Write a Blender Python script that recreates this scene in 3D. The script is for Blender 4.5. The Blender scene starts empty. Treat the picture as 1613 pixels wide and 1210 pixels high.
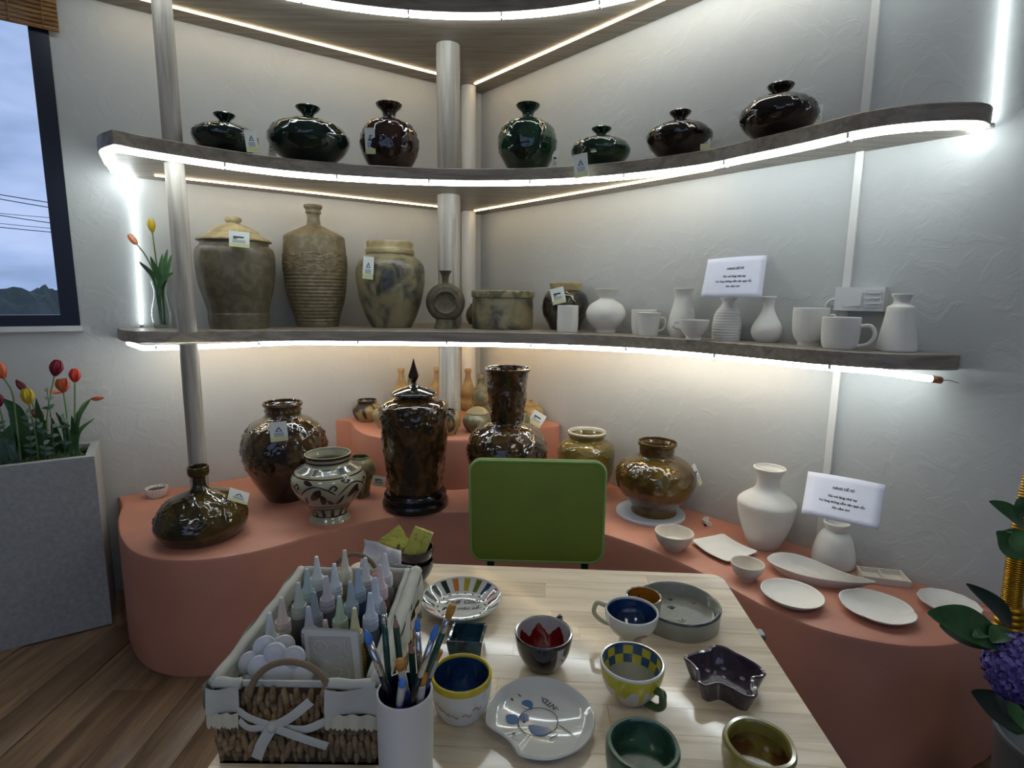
import bpy, bmesh, math, random
from mathutils import Vector, Matrix, noise, geometry
random.seed(7)
scene = bpy.context.scene
C = scene.collection
# ---------------------------------------------------------------- camera
FPX, CX, CY, HC = 865.0, 806.5, 605.0, 1.35
_p, _r = math.radians(8.9), math.radians(0.72)
FW = Vector((0, math.cos(_p), -math.sin(_p)))
_R0 = Vector((1, 0, 0)); _U0 = _R0.cross(FW)
RT = math.cos(_r)*_R0 + math.sin(_r)*_U0
UP = -math.sin(_r)*_R0 + math.cos(_r)*_U0
CAM = Vector((0, 0, HC))
cd = bpy.data.cameras.new('camera'); cam = bpy.data.objects.new('camera', cd); C.objects.link(cam)
cd.sensor_fit = 'HORIZONTAL'; cd.sensor_width = 36; cd.lens = FPX/1613*36; cd.clip_start = .02; cd.clip_end = 500
M = Matrix((RT, UP, -FW)).transposed().to_4x4(); M.translation = CAM
cam.matrix_world = M
scene.camera = cam
scene.view_settings.view_transform = 'Standard'; scene.view_settings.look = 'None'
scene.view_settings.exposure = 0.12; scene.view_settings.gamma = 1.0
scene.view_settings.use_curve_mapping = False
# ---------------------------------------------------------------- world: overcast blue-grey sky
LED_POWER = 25.0      # cool white tubes along the shelf fronts
WARM_POWER = 13.0     # warm strips under the shelves by the walls
SKY = 1.05
w = bpy.data.worlds.new('sky'); scene.world = w; w.use_nodes = True
nt = w.node_tree; nt.nodes.clear()
def _n(t, nt=nt): return nt.nodes.new(t)
out = _n('ShaderNodeOutputWorld'); bg = _n('ShaderNodeBackground'); tc = _n('ShaderNodeTexCoord')
mp = _n('ShaderNodeMapping'); mp.inputs['Scale'].default_value = (1.6, 1.6, 4.5)
nz = _n('ShaderNodeTexNoise'); nz.inputs['Scale'].default_value = 2.2; nz.inputs['Detail'].default_value = 6; nz.inputs['Distortion'].default_value = .4
rp = _n('ShaderNodeValToRGB'); e = rp.color_ramp.elements
e[0].position = .34; e[0].color = (.20, .30, .50, 1); e[1].position = .70; e[1].color = (.52, .64, .92, 1)
x = e.new(.5); x.color = (.33, .45, .74, 1)
for a, b in ((tc.outputs['Generated'], mp.inputs['Vector']), (mp.outputs[0], nz.inputs['Vector']), (nz.outputs['Fac'], rp.inputs[0]), (rp.outputs[0], bg.inputs[0]), (bg.outputs[0], out.inputs[0])): nt.links.new(a, b)
bg.inputs[1].default_value = SKY

# ---------------------------------------------------------------- pixel helpers (photo frame 1613x1210)
def ray(x, y): return FW + (x-CX)/FPX*RT - (y-CY)/FPX*UP
def P(x, y, z):
    d = ray(x, y); return CAM + d*((z-HC)/d.z)
def PY(x, y, Y):
    d = ray(x, y); return CAM + d*(Y/d.y)
def PD(x, y, depth): return CAM + ray(x, y)*depth
def depth(p): return (Vector(p)-CAM).dot(FW)
def proj(p):
    d = Vector(p)-CAM; a = d.dot(FW); return CX+FPX*d.dot(RT)/a, CY-FPX*d.dot(UP)/a
def zrow(c, y):
    k = (CY-y)/FPX; d0 = Vector((c[0], c[1], 0)) - Vector((CAM.x, CAM.y, 0))
    return HC + (k*d0.dot(FW)-d0.dot(UP))/(UP.z-k*FW.z)
def mpx(c, z):
    a = (Vector((c[0], c[1], z))-CAM).dot(FW); th = math.atan2(c[0], c[1]); return a*math.cos(th)/FPX
def base_at(x, yf, z, rpx):
    p = P(x, yf, z); h = Vector((p.x, p.y, 0)).normalized()
    return p + h*(rpx*mpx(p, z))
def yaw_to_cam(c): return math.atan2(-c[0], c[1])   # rotation so local -Y faces the camera

# ---------------------------------------------------------------- walls (corner angle about 99 degrees)
COR = Vector((-.1997, 3.4021)); DL = Vector((.83756, .54634)); DR = Vector((.66927, -.74302))
NL = Vector((.54634, -.83756)); NR = Vector((-.74302, -.66927))      # into the room
def WL(u, off=0): q = COR - DL*u + NL*off; return Vector((q.x, q.y))
def WR(u, off=0): q = COR + DR*u + NR*off; return Vector((q.x, q.y))

# ---------------------------------------------------------------- materials
def S(r, g, b):
    f = lambda v: ((v/255)/12.92 if v/255 <= .04045 else ((v/255+.055)/1.055)**2.4)
    return (f(r), f(g), f(b), 1)
class NT:
    def __init__(s, name):
        s.m = bpy.data.materials.new(name); s.m.use_nodes = True; s.t = s.m.node_tree
        s.b = s.t.nodes['Principled BSDF']; s.o = s.t.nodes['Material Output']
    def n(s, t, **k):
        x = s.t.nodes.new(t)
        for a, v in k.items():
            if a in x.inputs: x.inputs[a].default_value = v
            else: setattr(x, a, v)
        return x
    def l(s, a, b): s.t.links.new(a, b)
    def coord(s, scale=(1, 1, 1), rot=(0, 0, 0), kind='Object'):
        c = s.n('ShaderNodeTexCoord'); m = s.n('ShaderNodeMapping'); m.inputs['Scale'].default_value = scale; m.inputs['Rotation'].default_value = rot
        s.l(c.outputs[kind], m.inputs[0]); return m.outputs[0]
    def ramp(s, fac, stops):
        r = s.n('ShaderNodeValToRGB'); e = r.color_ramp.elements
        while len(e) < len(stops): e.new(.5)
        for q, (p, c) in zip(e, stops): q.position = p; q.color = c
        s.l(fac, r.inputs[0]); return r.outputs[0]
    def bump(s, h, strength, dist=.01):
        b = s.n('ShaderNodeBump'); b.inputs['Strength'].default_value = strength; b.inputs['Distance'].default_value = dist
        s.l(h, b.inputs['Height']); s.l(b.outputs[0], s.b.inputs['Normal'])
MATS = {}
def mat(name, col, rough=.5, metal=0, coat=0, spec=.5, emit=0, var=0, vscale=30, bump=0, bscale=200, trans=0, alpha=1, col2=None, cscale=20, cpos=(.42, .58), bdist=.002):
    if name in MATS: return MATS[name]
    k = NT(name); b = k.b
    b.inputs['Base Color'].default_value = col; b.inputs['Roughness'].default_value = rough; b.inputs['Metallic'].default_value = metal
    b.inputs['Coat Weight'].default_value = coat; b.inputs['Coat Roughness'].default_value = .04; b.inputs['Specular IOR Level'].default_value = spec
    b.inputs['Transmission Weight'].default_value = trans; b.inputs['Alpha'].default_value = alpha
    if emit: b.inputs['Emission Color'].default_value = col; b.inputs['Emission Strength'].default_value = emit
    if col2 or var:
        v = k.coord(); q = k.n('ShaderNodeTexNoise'); q.inputs['Scale'].default_value = cscale if col2 else vscale; q.inputs['Detail'].default_value = 5
        k.l(v, q.inputs[0])
        if col2: o = k.ramp(q.outputs['Fac'], [(cpos[0], col), (cpos[1], col2)])
        else: o = k.ramp(q.outputs['Fac'], [(.3, tuple(c*(1-var) for c in col[:3])+(1,)), (.7, tuple(min(1, c*(1+var)) for c in col[:3])+(1,))])
        k.l(o, b.inputs['Base Color'])
    if bump:
        v = k.coord(); q = k.n('ShaderNodeTexNoise'); q.inputs['Scale'].default_value = bscale; q.inputs['Detail'].default_value = 4
        k.l(v, q.inputs[0]); k.bump(q.outputs['Fac'], bump, bdist)
    MATS[name] = k.m; return k.m
def wall_mat(name, col, rough_scale):
    k = NT(name); v = k.coord(); k.b.inputs['Roughness'].default_value = .75
    a = k.n('ShaderNodeTexNoise'); a.inputs['Scale'].default_value = 9; a.inputs['Detail'].default_value = 8; a.inputs['Distortion'].default_value = 1.6; k.l(v, a.inputs[0])
    b = k.n('ShaderNodeTexNoise'); b.inputs['Scale'].default_value = 130; b.inputs['Detail'].default_value = 3; k.l(v, b.inputs[0])
    r = k.ramp(a.outputs['Fac'], [(.50, (0, 0, 0, 1)), (.62, (1, 1, 1, 1))])
    m = k.n('ShaderNodeMath', operation='MULTIPLY'); m.inputs[1].default_value = .35; k.l(b.outputs['Fac'], m.inputs[0])
    s = k.n('ShaderNodeMath', operation='ADD'); k.l(r, s.inputs[0]); k.l(m.outputs[0], s.inputs[1])
    k.bump(s.outputs[0], rough_scale, .004)
    c = k.ramp(a.outputs['Fac'], [(.2, tuple(x*.95 for x in col[:3])+(1,)), (.8, col)]); k.l(c, k.b.inputs['Base Color'])
    MATS[name] = k.m; return k.m
def wood_mat(name, cols, scale, rough=.45, rot=(0, 0, 0), objrand=.0, coat=0, kind='Object', spec=.5):
    k = NT(name); v = k.coord(scale, rot, kind); k.b.inputs['Roughness'].default_value = rough; k.b.inputs['Coat Weight'].default_value = coat; k.b.inputs['Coat Roughness'].default_value = .09
    k.b.inputs['Specular IOR Level'].default_value = spec
    if objrand:
        oi = k.n('ShaderNodeObjectInfo'); mu = k.n('ShaderNodeVectorMath', operation='SCALE'); mu.inputs['Scale'].default_value = 1
        ad = k.n('ShaderNodeVectorMath', operation='ADD'); sc = k.n('ShaderNodeMath', operation='MULTIPLY'); sc.inputs[1].default_value = 40
        k.l(oi.outputs['Random'], sc.inputs[0]); k.l(v, ad.inputs[0]); k.l(sc.outputs[0], ad.inputs[1]); v = ad.outputs[0]
    q = k.n('ShaderNodeTexNoise'); q.inputs['Scale'].default_value = 1; q.inputs['Detail'].default_value = 7; q.inputs['Distortion'].default_value = .6; q.inputs['Roughness'].default_value = .6; k.l(v, q.inputs[0])
    o = k.ramp(q.outputs['Fac'], [(.28, cols[0]), (.5, cols[1]), (.74, cols[2])])
    if objrand:
        hs = k.n('ShaderNodeHueSaturation'); mr = k.n('ShaderNodeMapRange'); mr.inputs['To Min'].default_value = 1-objrand; mr.inputs['To Max'].default_value = 1+objrand
        k.l(oi.outputs['Random'], mr.inputs['Value']); k.l(mr.outputs[0], hs.inputs['Value']); k.l(o, hs.inputs['Color']); o = hs.outputs[0]
    k.l(o, k.b.inputs['Base Color']); k.bump(q.outputs['Fac'], .12, .001)
    MATS[name] = k.m; return k.m
def emit_mat(name, col, s):
    k = NT(name); k.b.inputs['Base Color'].default_value = (.8, .8, .8, 1); k.b.inputs['Emission Color'].default_value = col; k.b.inputs['Emission Strength'].default_value = s
    MATS[name] = k.m; return k.m
def glaze(name, c1, c2, scale=25, pos=(.4, .62), rough=.08, c3=None, zs=.6):
    k = NT(name); v = k.coord((1, 1, zs)); b = k.b
    b.inputs['Roughness'].default_value = rough; b.inputs['Coat Weight'].default_value = .6; b.inputs['Coat Roughness'].default_value = .03
    q = k.n('ShaderNodeTexNoise'); q.inputs['Scale'].default_value = scale; q.inputs['Detail'].default_value = 6; q.inputs['Distortion'].default_value = .8; k.l(v, q.inputs[0])
    st = [(pos[0], c1), (pos[1], c2)] + ([(min(1, pos[1]+.12), c3)] if c3 else [])
    k.l(k.ramp(q.outputs['Fac'], st), b.inputs['Base Color']); MATS[name] = k.m; return k.m
def stone(name, c1, c2, c3=None, scale=18, pos=(.45, .6), rough=.55, bump=.25):
    k = NT(name); v = k.coord(); b = k.b; b.inputs['Roughness'].default_value = rough
    q = k.n('ShaderNodeTexNoise'); q.inputs['Scale'].default_value = scale; q.inputs['Detail'].default_value = 8; q.inputs['Distortion'].default_value = .5; k.l(v, q.inputs[0])
    g = k.n('ShaderNodeTexNoise'); g.inputs['Scale'].default_value = 260; g.inputs['Detail'].default_value = 2; k.l(v, g.inputs[0])
    st = [(pos[0], c1), (pos[1], c2)] + ([(min(1, pos[1]+.1), c3)] if c3 else [])
    k.l(k.ramp(q.outputs['Fac'], st), b.inputs['Base Color']); k.bump(g.outputs['Fac'], bump, .001); MATS[name] = k.m; return k.m

# ---------------------------------------------------------------- mesh helpers
def mesh(name, v, f, smooth=True, fm=None):
    me = bpy.data.meshes.new(name); me.from_pydata([tuple(q) for q in v], [], f); me.validate()
    if smooth:
        for p in me.polygons: p.use_smooth = True
    if fm:
        for p, i in zip(me.polygons, fm): p.material_index = i
    return me
def tag(o, label=None, cat=None, group=None, kind=None):
    if label: o['label'] = label
    if cat: o['category'] = cat
    if group: o['group'] = group
    if kind: o['kind'] = kind
    return o
def obj(name, me, m=None, parent=None, loc=(0, 0, 0), rot=(0, 0, 0), auto=None):
    o = bpy.data.objects.new(name, me); C.objects.link(o); o.location = loc; o.rotation_euler = rot
    if parent: o.parent = parent
    if m and me is not None:
        ms = m if isinstance(m, (list, tuple)) else [m]
        if not me.materials:
            for q in ms: me.materials.append(q)
    if auto and me is not None:
        me.set_sharp_from_angle(angle=math.radians(auto))
    return o
def thing(name, label, cat, loc=(0, 0, 0), rz=0, group=None):
    o = bpy.data.objects.new(name, None); C.objects.link(o); o.location = loc; o.rotation_euler = (0, 0, rz); o.empty_display_size = .02
    return tag(o, label, cat, group)
def spline(pts, n=4, closed=False):
    pts = [Vector(p) for p in pts]; N = len(pts); out = []
    rng = range(N if closed else N-1)
    for i in rng:
        p1, p2 = pts[i], pts[(i+1) % N]
        p0 = pts[(i-1) % N] if (closed or i > 0) else p1*2-p2
        p3 = pts[(i+2) % N] if (closed or i+2 < N) else p2*2-p1
        d1 = max((p1-p0).length, 1e-6)**.5; d2 = max((p2-p1).length, 1e-6)**.5; d3 = max((p3-p2).length, 1e-6)**.5
        m1 = ((p1-p0)/d1-(p2-p0)/(d1+d2)+(p2-p1)/d2)*d2; m2 = ((p2-p1)/d2-(p3-p1)/(d2+d3)+(p3-p2)/d3)*d2
        for j in range(n):
            t = j/n; t2 = t*t; t3 = t2*t
            out.append((2*t3-3*t2+1)*p1+(t3-2*t2+t)*m1+(-2*t3+3*t2)*p2+(t3-t2)*m2)
    if not closed: out.append(pts[-1])
    return out
def lathe(prof, seg=48, disp=None, fm=None, rmod=None):
    """prof: (r, z) from bottom centre outwards and up; r=0 ends make poles. disp(theta,r,z)->dr"""
    v, f, m, ring = [], [], [], []
    for (r, z) in prof:
        if r < 1e-5: ring.append([len(v)]); v.append((0, 0, z))
        else:
            a = []
            for i in range(seg):
                t = 2*math.pi*i/seg; rr = r*(rmod(t) if rmod else 1)+(disp(t, r, z) if disp else 0)
                a.append(len(v)); v.append((rr*math.sin(t), -rr*math.cos(t), z))
            ring.append(a)
    for k in range(len(ring)-1):
        A, B = ring[k], ring[k+1]
        for i in range(seg):
            j = (i+1) % seg; t = 2*math.pi*(i+.5)/seg
            if len(A) == 1 and len(B) == 1: continue
            if len(A) == 1: q = (A[0], B[j], B[i])
            elif len(B) == 1: q = (A[i], A[j], B[0])
            else: q = (A[i], A[j], B[j], B[i])
            f.append(q)
            if fm: m.append(fm(k, t, (prof[k][0]+prof[k+1][0])/2, (prof[k][1]+prof[k+1][1])/2))
    return mesh('lathe', v, f, True, m if fm else None)
def tube(pts, r, seg=8, closed=False, cap=True, rs=None):
    pts = [Vector(p) for p in pts]; v, f = [], []; N = len(pts); up = Vector((0, 0, 1)); prev = None
    for i, p in enumerate(pts):
        a = pts[(i-1) % N] if (closed or i) else p; b = pts[(i+1) % N] if (closed or i < N-1) else p
        t = (b-a).normalized()
        if prev is None:
            x = t.cross(up); x = t.cross(Vector((1, 0, 0))) if x.length < .1 else x
        else: x = prev-t*prev.dot(t)
        x.normalize(); prev = x; y = t.cross(x); rr = rs[i] if rs else r
        for k in range(seg):
            g = 2*math.pi*k/seg; v.append(p+(x*math.cos(g)+y*math.sin(g))*rr)
    for i in range(N if closed else N-1):
        for k in range(seg):
            a, b = i*seg, ((i+1) % N)*seg; l = (k+1) % seg; f.append((a+k, a+l, b+l, b+k))
    if cap and not closed: f.append(tuple(range(seg))[::-1]); f.append(tuple((N-1)*seg+k for k in range(seg)))
    return mesh('tube', v, f)
def box(lo, hi, bev=0, seg=2):
    bm = bmesh.new(); bmesh.ops.create_cube(bm, size=1)
    for q in bm.verts: q.co = Vector([lo[i]+(q.co[i]+.5)*(hi[i]-lo[i]) for i in range(3)])
    if bev: bmesh.ops.bevel(bm, geom=bm.edges[:], offset=bev, segments=seg, affect='EDGES', profile=.5)
    me = bpy.data.meshes.new('box'); bm.to_mesh(me); bm.free()
    if bev:
        for p in me.polygons: p.use_smooth = True
        me.set_sharp_from_angle(angle=math.radians(50))
    return me
def join(ms):
    v, f, s, mi = [], [], [], []
    for me in ms:
        o = len(v); v += [tuple(q.co) for q in me.vertices]
        for p in me.polygons: f.append(tuple(i+o for i in p.vertices)); s.append(p.use_smooth); mi.append(p.material_index)
    r = bpy.data.meshes.new('joined'); r.from_pydata(v, [], f)
    for p, a, b in zip(r.polygons, s, mi): p.use_smooth = a; p.material_index = b
    return r
def xform(me, mtx): me.transform(mtx); return me
def inset(poly, d):
    """offset a 2D ccw polygon inwards by d"""
    N = len(poly); o = []
    for i in range(N):
        a, b, c = Vector(poly[i-1]), Vector(poly[i]), Vector(poly[(i+1) % N])
        n1 = Vector((-(b-a).y, (b-a).x)); n2 = Vector((-(c-b).y, (c-b).x))
        n1 = n1.normalized() if n1.length > 1e-9 else n2.normalized(); n2 = n2.normalized() if n2.length > 1e-9 else n1
        n = n1+n2; n = n/max(n.length, 1e-6); k = max(.5, n.dot(n1)); o.append(b+n*(d/k))
    return o
def prism(poly, rings, top=True, bottom=True, smooth=True):
    """poly ccw 2D; rings: list of (inset, z) bottom to top"""
    v, f = [], []; N = len(poly)
    for d, z in rings:
        q = inset(poly, d) if d else [Vector(p) for p in poly]; v += [(p.x, p.y, z) for p in q]
    for k in range(len(rings)-1):
        for i in range(N):
            j = (i+1) % N; f.append((k*N+i, k*N+j, (k+1)*N+j, (k+1)*N+i))
    if top or bottom:
        tri = geometry.tessellate_polygon([[Vector((p[0], p[1], 0)) for p in poly]])
        base = (len(rings)-1)*N
        for t in tri:
            a, b, c = [Vector(poly[i]) for i in t]; cw = (b-a).cross(c-a) if False else (b.x-a.x)*(c.y-a.y)-(b.y-a.y)*(c.x-a.x)
            t = tuple(t) if cw > 0 else tuple(t)[::-1]
            if top: f.append(tuple(base+i for i in t))
            if bottom: f.append(tuple(i for i in t[::-1]))
    me = mesh('prism', v, f, smooth)
    if smooth: me.set_sharp_from_angle(angle=math.radians(40))
    return me
def ccw(poly):
    a = sum(p[0]*q[1]-q[0]*p[1] for p, q in zip(poly, poly[1:]+poly[:1])); return poly if a > 0 else poly[::-1]
def quadwall(frame, u0, u1, z0, z1, t):
    """box on a wall frame: frame(u, off)"""
    a, b, c, d = frame(u0, 0), frame(u1, 0), frame(u1, -t), frame(u0, -t)
    v = [(q.x, q.y, z) for z in (z0, z1) for q in (a, b, c, d)]
    return mesh('wallbox', v, [(0, 1, 5, 4), (1, 2, 6, 5), (2, 3, 7, 6), (3, 0, 4, 7), (4, 5, 6, 7), (3, 2, 1, 0)], False)
def recalc(me):
    bm = bmesh.new(); bm.from_mesh(me); bmesh.ops.recalc_face_normals(bm, faces=bm.faces[:]); bm.to_mesh(me); bm.free(); return me
def text_mesh(s, size, align='CENTER', bold=0.0, font_shear=0):
    c = bpy.data.curves.new('t', 'FONT'); c.body = s; c.size = size; c.align_x = align; c.offset = bold; c.resolution_u = 3; c.shear = font_shear
    o = bpy.data.objects.new('t', c); C.objects.link(o); dg = bpy.context.evaluated_depsgraph_get()
    me = bpy.data.meshes.new_from_object(o.evaluated_get(dg)); bpy.data.objects.remove(o); bpy.data.curves.remove(c); return me
# ================================================================ SETTING
m_wall = wall_mat('white_plaster', S(184, 186, 183), .17)
m_wall2 = m_wall
m_ceil = mat('ceiling_paint', S(205, 206, 205), .8)
m_shelf = wood_mat('grey_oak_laminate', [S(112, 103, 91), S(142, 131, 117), S(168, 157, 141)], (3, 40, 40), .40)
m_post = wood_mat('grey_oak_post', [S(128, 122, 113), S(164, 157, 146), S(198, 190, 178)], (38, 38, 2.2), .5)
m_terra = mat('terracotta_plaster', S(188, 128, 106), .5, var=.08, vscale=5, bump=.25, bscale=160, bdist=.002)
m_led = emit_mat('led_white', (.86, .96, 1, 1), LED_POWER)
m_led2 = emit_mat('led_white_drop', (.86, .96, 1, 1), LED_POWER*.22)
m_warm = emit_mat('led_warm', (1, .73, .40, 1), WARM_POWER)
m_warm2 = emit_mat('led_warm_lower', (1, .66, .30, 1), WARM_POWER*1.9)
m_clip = mat('clip_plastic', S(190, 195, 195), .3)
m_frame = mat('navy_aluminium', S(22, 27, 40), .35, metal=.3)
m_white = mat('white_paint', S(214, 214, 212), .5)
m_pvc = mat('white_pvc', S(216, 214, 208), .4)
m_floor = wood_mat('floor_laminate', [S(88, 68, 50), S(118, 94, 70), S(146, 120, 92)], (30, 2.2, 10), .42, objrand=.06)
m_table = wood_mat('table_pine', [S(200, 179, 148), S(223, 205, 175), S(237, 223, 198)], (4, 45, 30), .20, objrand=.16, coat=.6)
m_black = mat('black_metal', S(16, 16, 17), .4, metal=.4)
m_glass = None
k = NT('window_glass'); t_ = k.n('ShaderNodeBsdfTransparent'); g_ = k.n('ShaderNodeBsdfGlossy'); g_.inputs['Roughness'].default_value = .0
fr = k.n('ShaderNodeFresnel'); fr.inputs['IOR'].default_value = 1.45; mx = k.n('ShaderNodeMixShader')
k.l(fr.outputs[0], mx.inputs[0]); k.l(t_.outputs[0], mx.inputs[1]); k.l(g_.outputs[0], mx.inputs[2]); k.l(mx.outputs[0], k.o.inputs['Surface']); m_glass = k.m

CEIL = 3.05
Le, Re = WL(5.0), WR(5.6)
room = [COR, Le, Vector((Le.x, -2.8)), Vector((Re.x, -2.8)), Re]
def struct(name, me, m, parent=None): return tag(obj(name, me, m, parent), kind=None if parent else 'structure')
fl = ccw([tuple(p) for p in room])
floor = struct('floor', prism(fl, [(0, -.12), (0, -.006)], smooth=False), m_floor)
struct('ceiling', prism(fl, [(0, CEIL), (0, CEIL+.1)], smooth=False), m_ceil)
# floor planks where the camera sees the floor
pk = box((-.064, -.6, -.006), (.064, .6, 0), .0012, 1)
for i in range(-18, 6):
    for j in range(3):
        yy = -.1+j*1.204+(.37 if i % 3 == 0 else .8 if i % 3 == 1 else 0)
        q = Vector((i*.1295, yy))
        if (q-COR).dot(NL) < .62 and q.x < 0 or (q-COR).dot(NR) < .62 and q.x >= 0: continue
        obj('plank', pk, m_floor, floor, (q.x, q.y, 0))
WU0, WU1, WZ0, WZ1 = 1.95, 3.4, 1.212, 2.78
struct('wall_left', recalc(join([quadwall(WL, -.2, WU0, -.1, CEIL, .14), quadwall(WL, WU1, 5, -.1, CEIL, .14), quadwall(WL, WU0, WU1, -.1, WZ0, .14), quadwall(WL, WU0, WU1, WZ1, CEIL, .14)])), m_wall)
struct('wall_right', recalc(quadwall(WR, 0, 5.6, -.1, CEIL, .14)), m_wall)
def wy(x, off=0): return None
struct('wall_left_rear', box((Le.x-.14, -2.8, -.1), (Le.x, Le.y+.05, CEIL)), m_wall)
struct('wall_right_rear', box((Re.x, -2.8, -.1), (Re.x+.14, Re.y+.05, CEIL)), m_wall)
struct('wall_rear', join([box((Le.x, -2.94, -.1), (-2.6, -2.8, CEIL)), box((-.2, -2.94, 0), (.0, -2.8, CEIL)), box((2.4, -2.94, -.1), (Re.x, -2.8, CEIL)), box((-2.6, -2.94, 2.6), (2.4, -2.8, CEIL)), box((-2.6, -2.94, -.1), (2.4, -2.8, .6))]), m_wall)
# ---- added fill panels, out of view on the ceiling, to brighten table and bench
m_fill = emit_mat('fill_glow', (1, .97, .92, 1), 4.8)
for lab, px_, py_ in (('square white ceiling panel light over the window side of the room', -1.3, -.55), ('square white ceiling panel light over the wall side of the room', 1.1, -.55)):
    t = thing('fill_panel', lab, 'ceiling light', (px_, py_, CEIL-.03))
    obj('fill_frame', join([box((-.32, -.32, 0), (.32, -.30, .03)), box((-.32, .30, 0), (.32, .32, .03)), box((-.32, -.30, 0), (-.30, .30, .03)), box((.30, -.30, 0), (.32, .30, .03))]), m_white, t); obj('fill_emitter', box((-.30, -.30, .004), (.30, .30, .03)), m_fill, t)
# ---- window
win = tag(bpy.data.objects.new('window_1', None), kind='structure'); C.objects.link(win)
def wbox(u0, u1, z0, z1, o0, o1):
    a = [WL(u0, o0), WL(u1, o0), WL(u1, o1), WL(u0, o1)]
    v = [(q.x, q.y, z) for z in (z0, z1) for q in a]
    return recalc(mesh('wb', v, [(0, 1, 5, 4), (1, 2, 6, 5), (2, 3, 7, 6), (3, 0, 4, 7), (4, 5, 6, 7), (3, 2, 1, 0)], False))
fw = .062
for a in ((WU0, WU0+fw, WZ0, WZ1), (WU1-fw, WU1, WZ0, WZ1)): obj('window_stile', wbox(*a, -.07, .012), m_frame, win)
for a in ((WU0+fw, WU1-fw, WZ0, WZ0+.045), (WU0+fw, WU1-fw, WZ1-.05, WZ1)): obj('window_rail', wbox(*a, -.07, .012), m_frame, win)
obj('pane', wbox(WU0+fw, WU1-fw, WZ0+.045, WZ1-.05, -.036, -.030), m_glass, win)
obj('window_sill', wbox(WU0-.005, WU1, WZ0-.022, WZ0, -.02, .018), m_white, win)
# ---- outside: far trees, power lines, ground
m_leafy = mat('tree_leaves', S(46, 62, 48), .9, var=.4, vscale=3)
m_trunk = mat('tree_trunk', S(70, 58, 46), .9)
tag(obj('ground', box((-90, 5, -6.2), (-8, 90, -6)), mat('outside_grass', S(70, 84, 60), .95)), kind='structure')
tl = ['tall dense dark green tree rising beyond the window', 'broad round green tree beyond the window, beside the tall one', 'low bushy green tree just over the window frame', 'pale green wide tree far beyond the window glass', 'small dark conical tree between the far trees']
for i in range(5):
    x0 = [-8, 32, 72, 112, 140][i]; top = [452, 457, 452, 455, 460][i]
    c = PD(x0, top, 30+i*9); H_ = c.z+6
    t = thing('far_tree', tl[i], 'tree', (c.x, c.y, -6), 0, 'trees beyond the window')
    obj('trunk', tube([(0, 0, 0), (.1, 0, H_*.5)], .22, 7), m_trunk, t)
    bm = bmesh.new(); bmesh.ops.create_icosphere(bm, subdivisions=4, radius=1)
    for q in bm.verts:
        d = 1+.35*noise.fractal(q.co*2.2+Vector((i*7, 0, 0)), 1, 2, 4)+.12*noise.noise(q.co*9); q.co *= d
        q.co = Vector((q.co.x*2.2, q.co.y*2.2, H_*.62+q.co.z*H_*.36))
    me = bpy.data.meshes.new('crown'); bm.to_mesh(me); bm.free(); obj('crown', me, m_leafy, t)
m_wire = mat('power_wire', S(50, 56, 70), .8)
for i, (ya, yb) in enumerate([(303, 318), (310, 326), (333, 341), (336, 350), (349, 358), (355, 364)]):
    a, b = PD(-150, ya-(yb-ya)*1.6, 24+i*.8), PD(190, yb+(yb-ya)*1.1, 30+i*.8)
    pts = [a.lerp(b, s/10)-Vector((0, 0, .1*math.sin(math.pi*s/10))) for s in range(11)]
    tag(obj('power_line', tube(pts, .016 if i in (2, 4) else .024, 5), m_wire), '%s of the thin grey power lines beyond the window' % ['topmost', 'second from the top', 'third from the top', 'fourth from the top', 'second lowest', 'lowest'][i], 'power line', 'power lines outside the window')
# ---- bamboo blind at the head of the window
m_bam = wood_mat('bamboo', [S(84, 56, 30), S(120, 84, 46), S(150, 112, 66)], (6, 6, 60), .55, objrand=.25)
bl = thing('bamboo_blind', 'brown woven bamboo roll blind pulled up over the window', 'blind', (0, 0, 0))
NLb = 26
for i in range(NLb):
    z = 2.36+i*.0165
    a, b = WL(1.915, .035), WL(3.45, .035)
    obj('slat', tube([(a.x, a.y, z), (b.x, b.y, z)], .0078, 6), m_bam, bl)
for u in (1.96, 2.06, 2.16, 2.5, 2.9, 3.3):
    a = WL(u, .0455); obj('blind_cord', tube([(a.x, a.y, 2.352), (a.x, a.y, 2.36+NLb*.0165)], .0016, 5), mat('blind_thread', S(150, 120, 80), .8), bl)
a, b = WL(1.915, .03), WL(3.45, .03)
obj('head_rail', tube([(a.x, a.y, 2.36+NLb*.0165+.01), (b.x, b.y, 2.36+NLb*.0165+.01)], .018, 8), m_bam, bl)

# ================================================================ SHELVES
def smooth_front(pts, n=6): return [Vector((p.x, p.y)) for p in spline([Vector((a, b, 0)) for a, b in pts], n)]
MIDB, MIDT, LOWB, LOWT, TOPB, TOPT = 1.840, 1.888, 1.152, 1.200, 2.515, 2.563
mid_l = [tuple(WL(1.745, .0)), (-1.625, 2.30), (-1.53, 2.13), (-1.44, 2.0), (-1.335, 1.925)]
mid_f = [(-1.335, 1.925), (-1.28, 2.0), (-.94, 2.27), (-.59, 2.39), (-.22, 2.43), (.08, 2.40), (.29, 2.335), (.48, 2.24), (.69, 2.09), (.79, 1.96), (.88, 1.84), (.975, 1.69)]
mid_r = [(.975, 1.69), (1.04, 1.63), (1.15, 1.585), (1.26, 1.58), (1.325, 1.625), tuple(WR(2.312, .0))]
low_l = [tuple(WL(1.825, .0)), (-1.63, 2.29), (-1.50, 2.195)]
low_f = [(-1.50, 2.195), (-1.18, 2.325), (-.95, 2.40), (-.52, 2.44), (-.25, 2.44), (.03, 2.43), (.33, 2.37), (.6, 2.20), (.80, 1.98), (.965, 1.76)]
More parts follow.
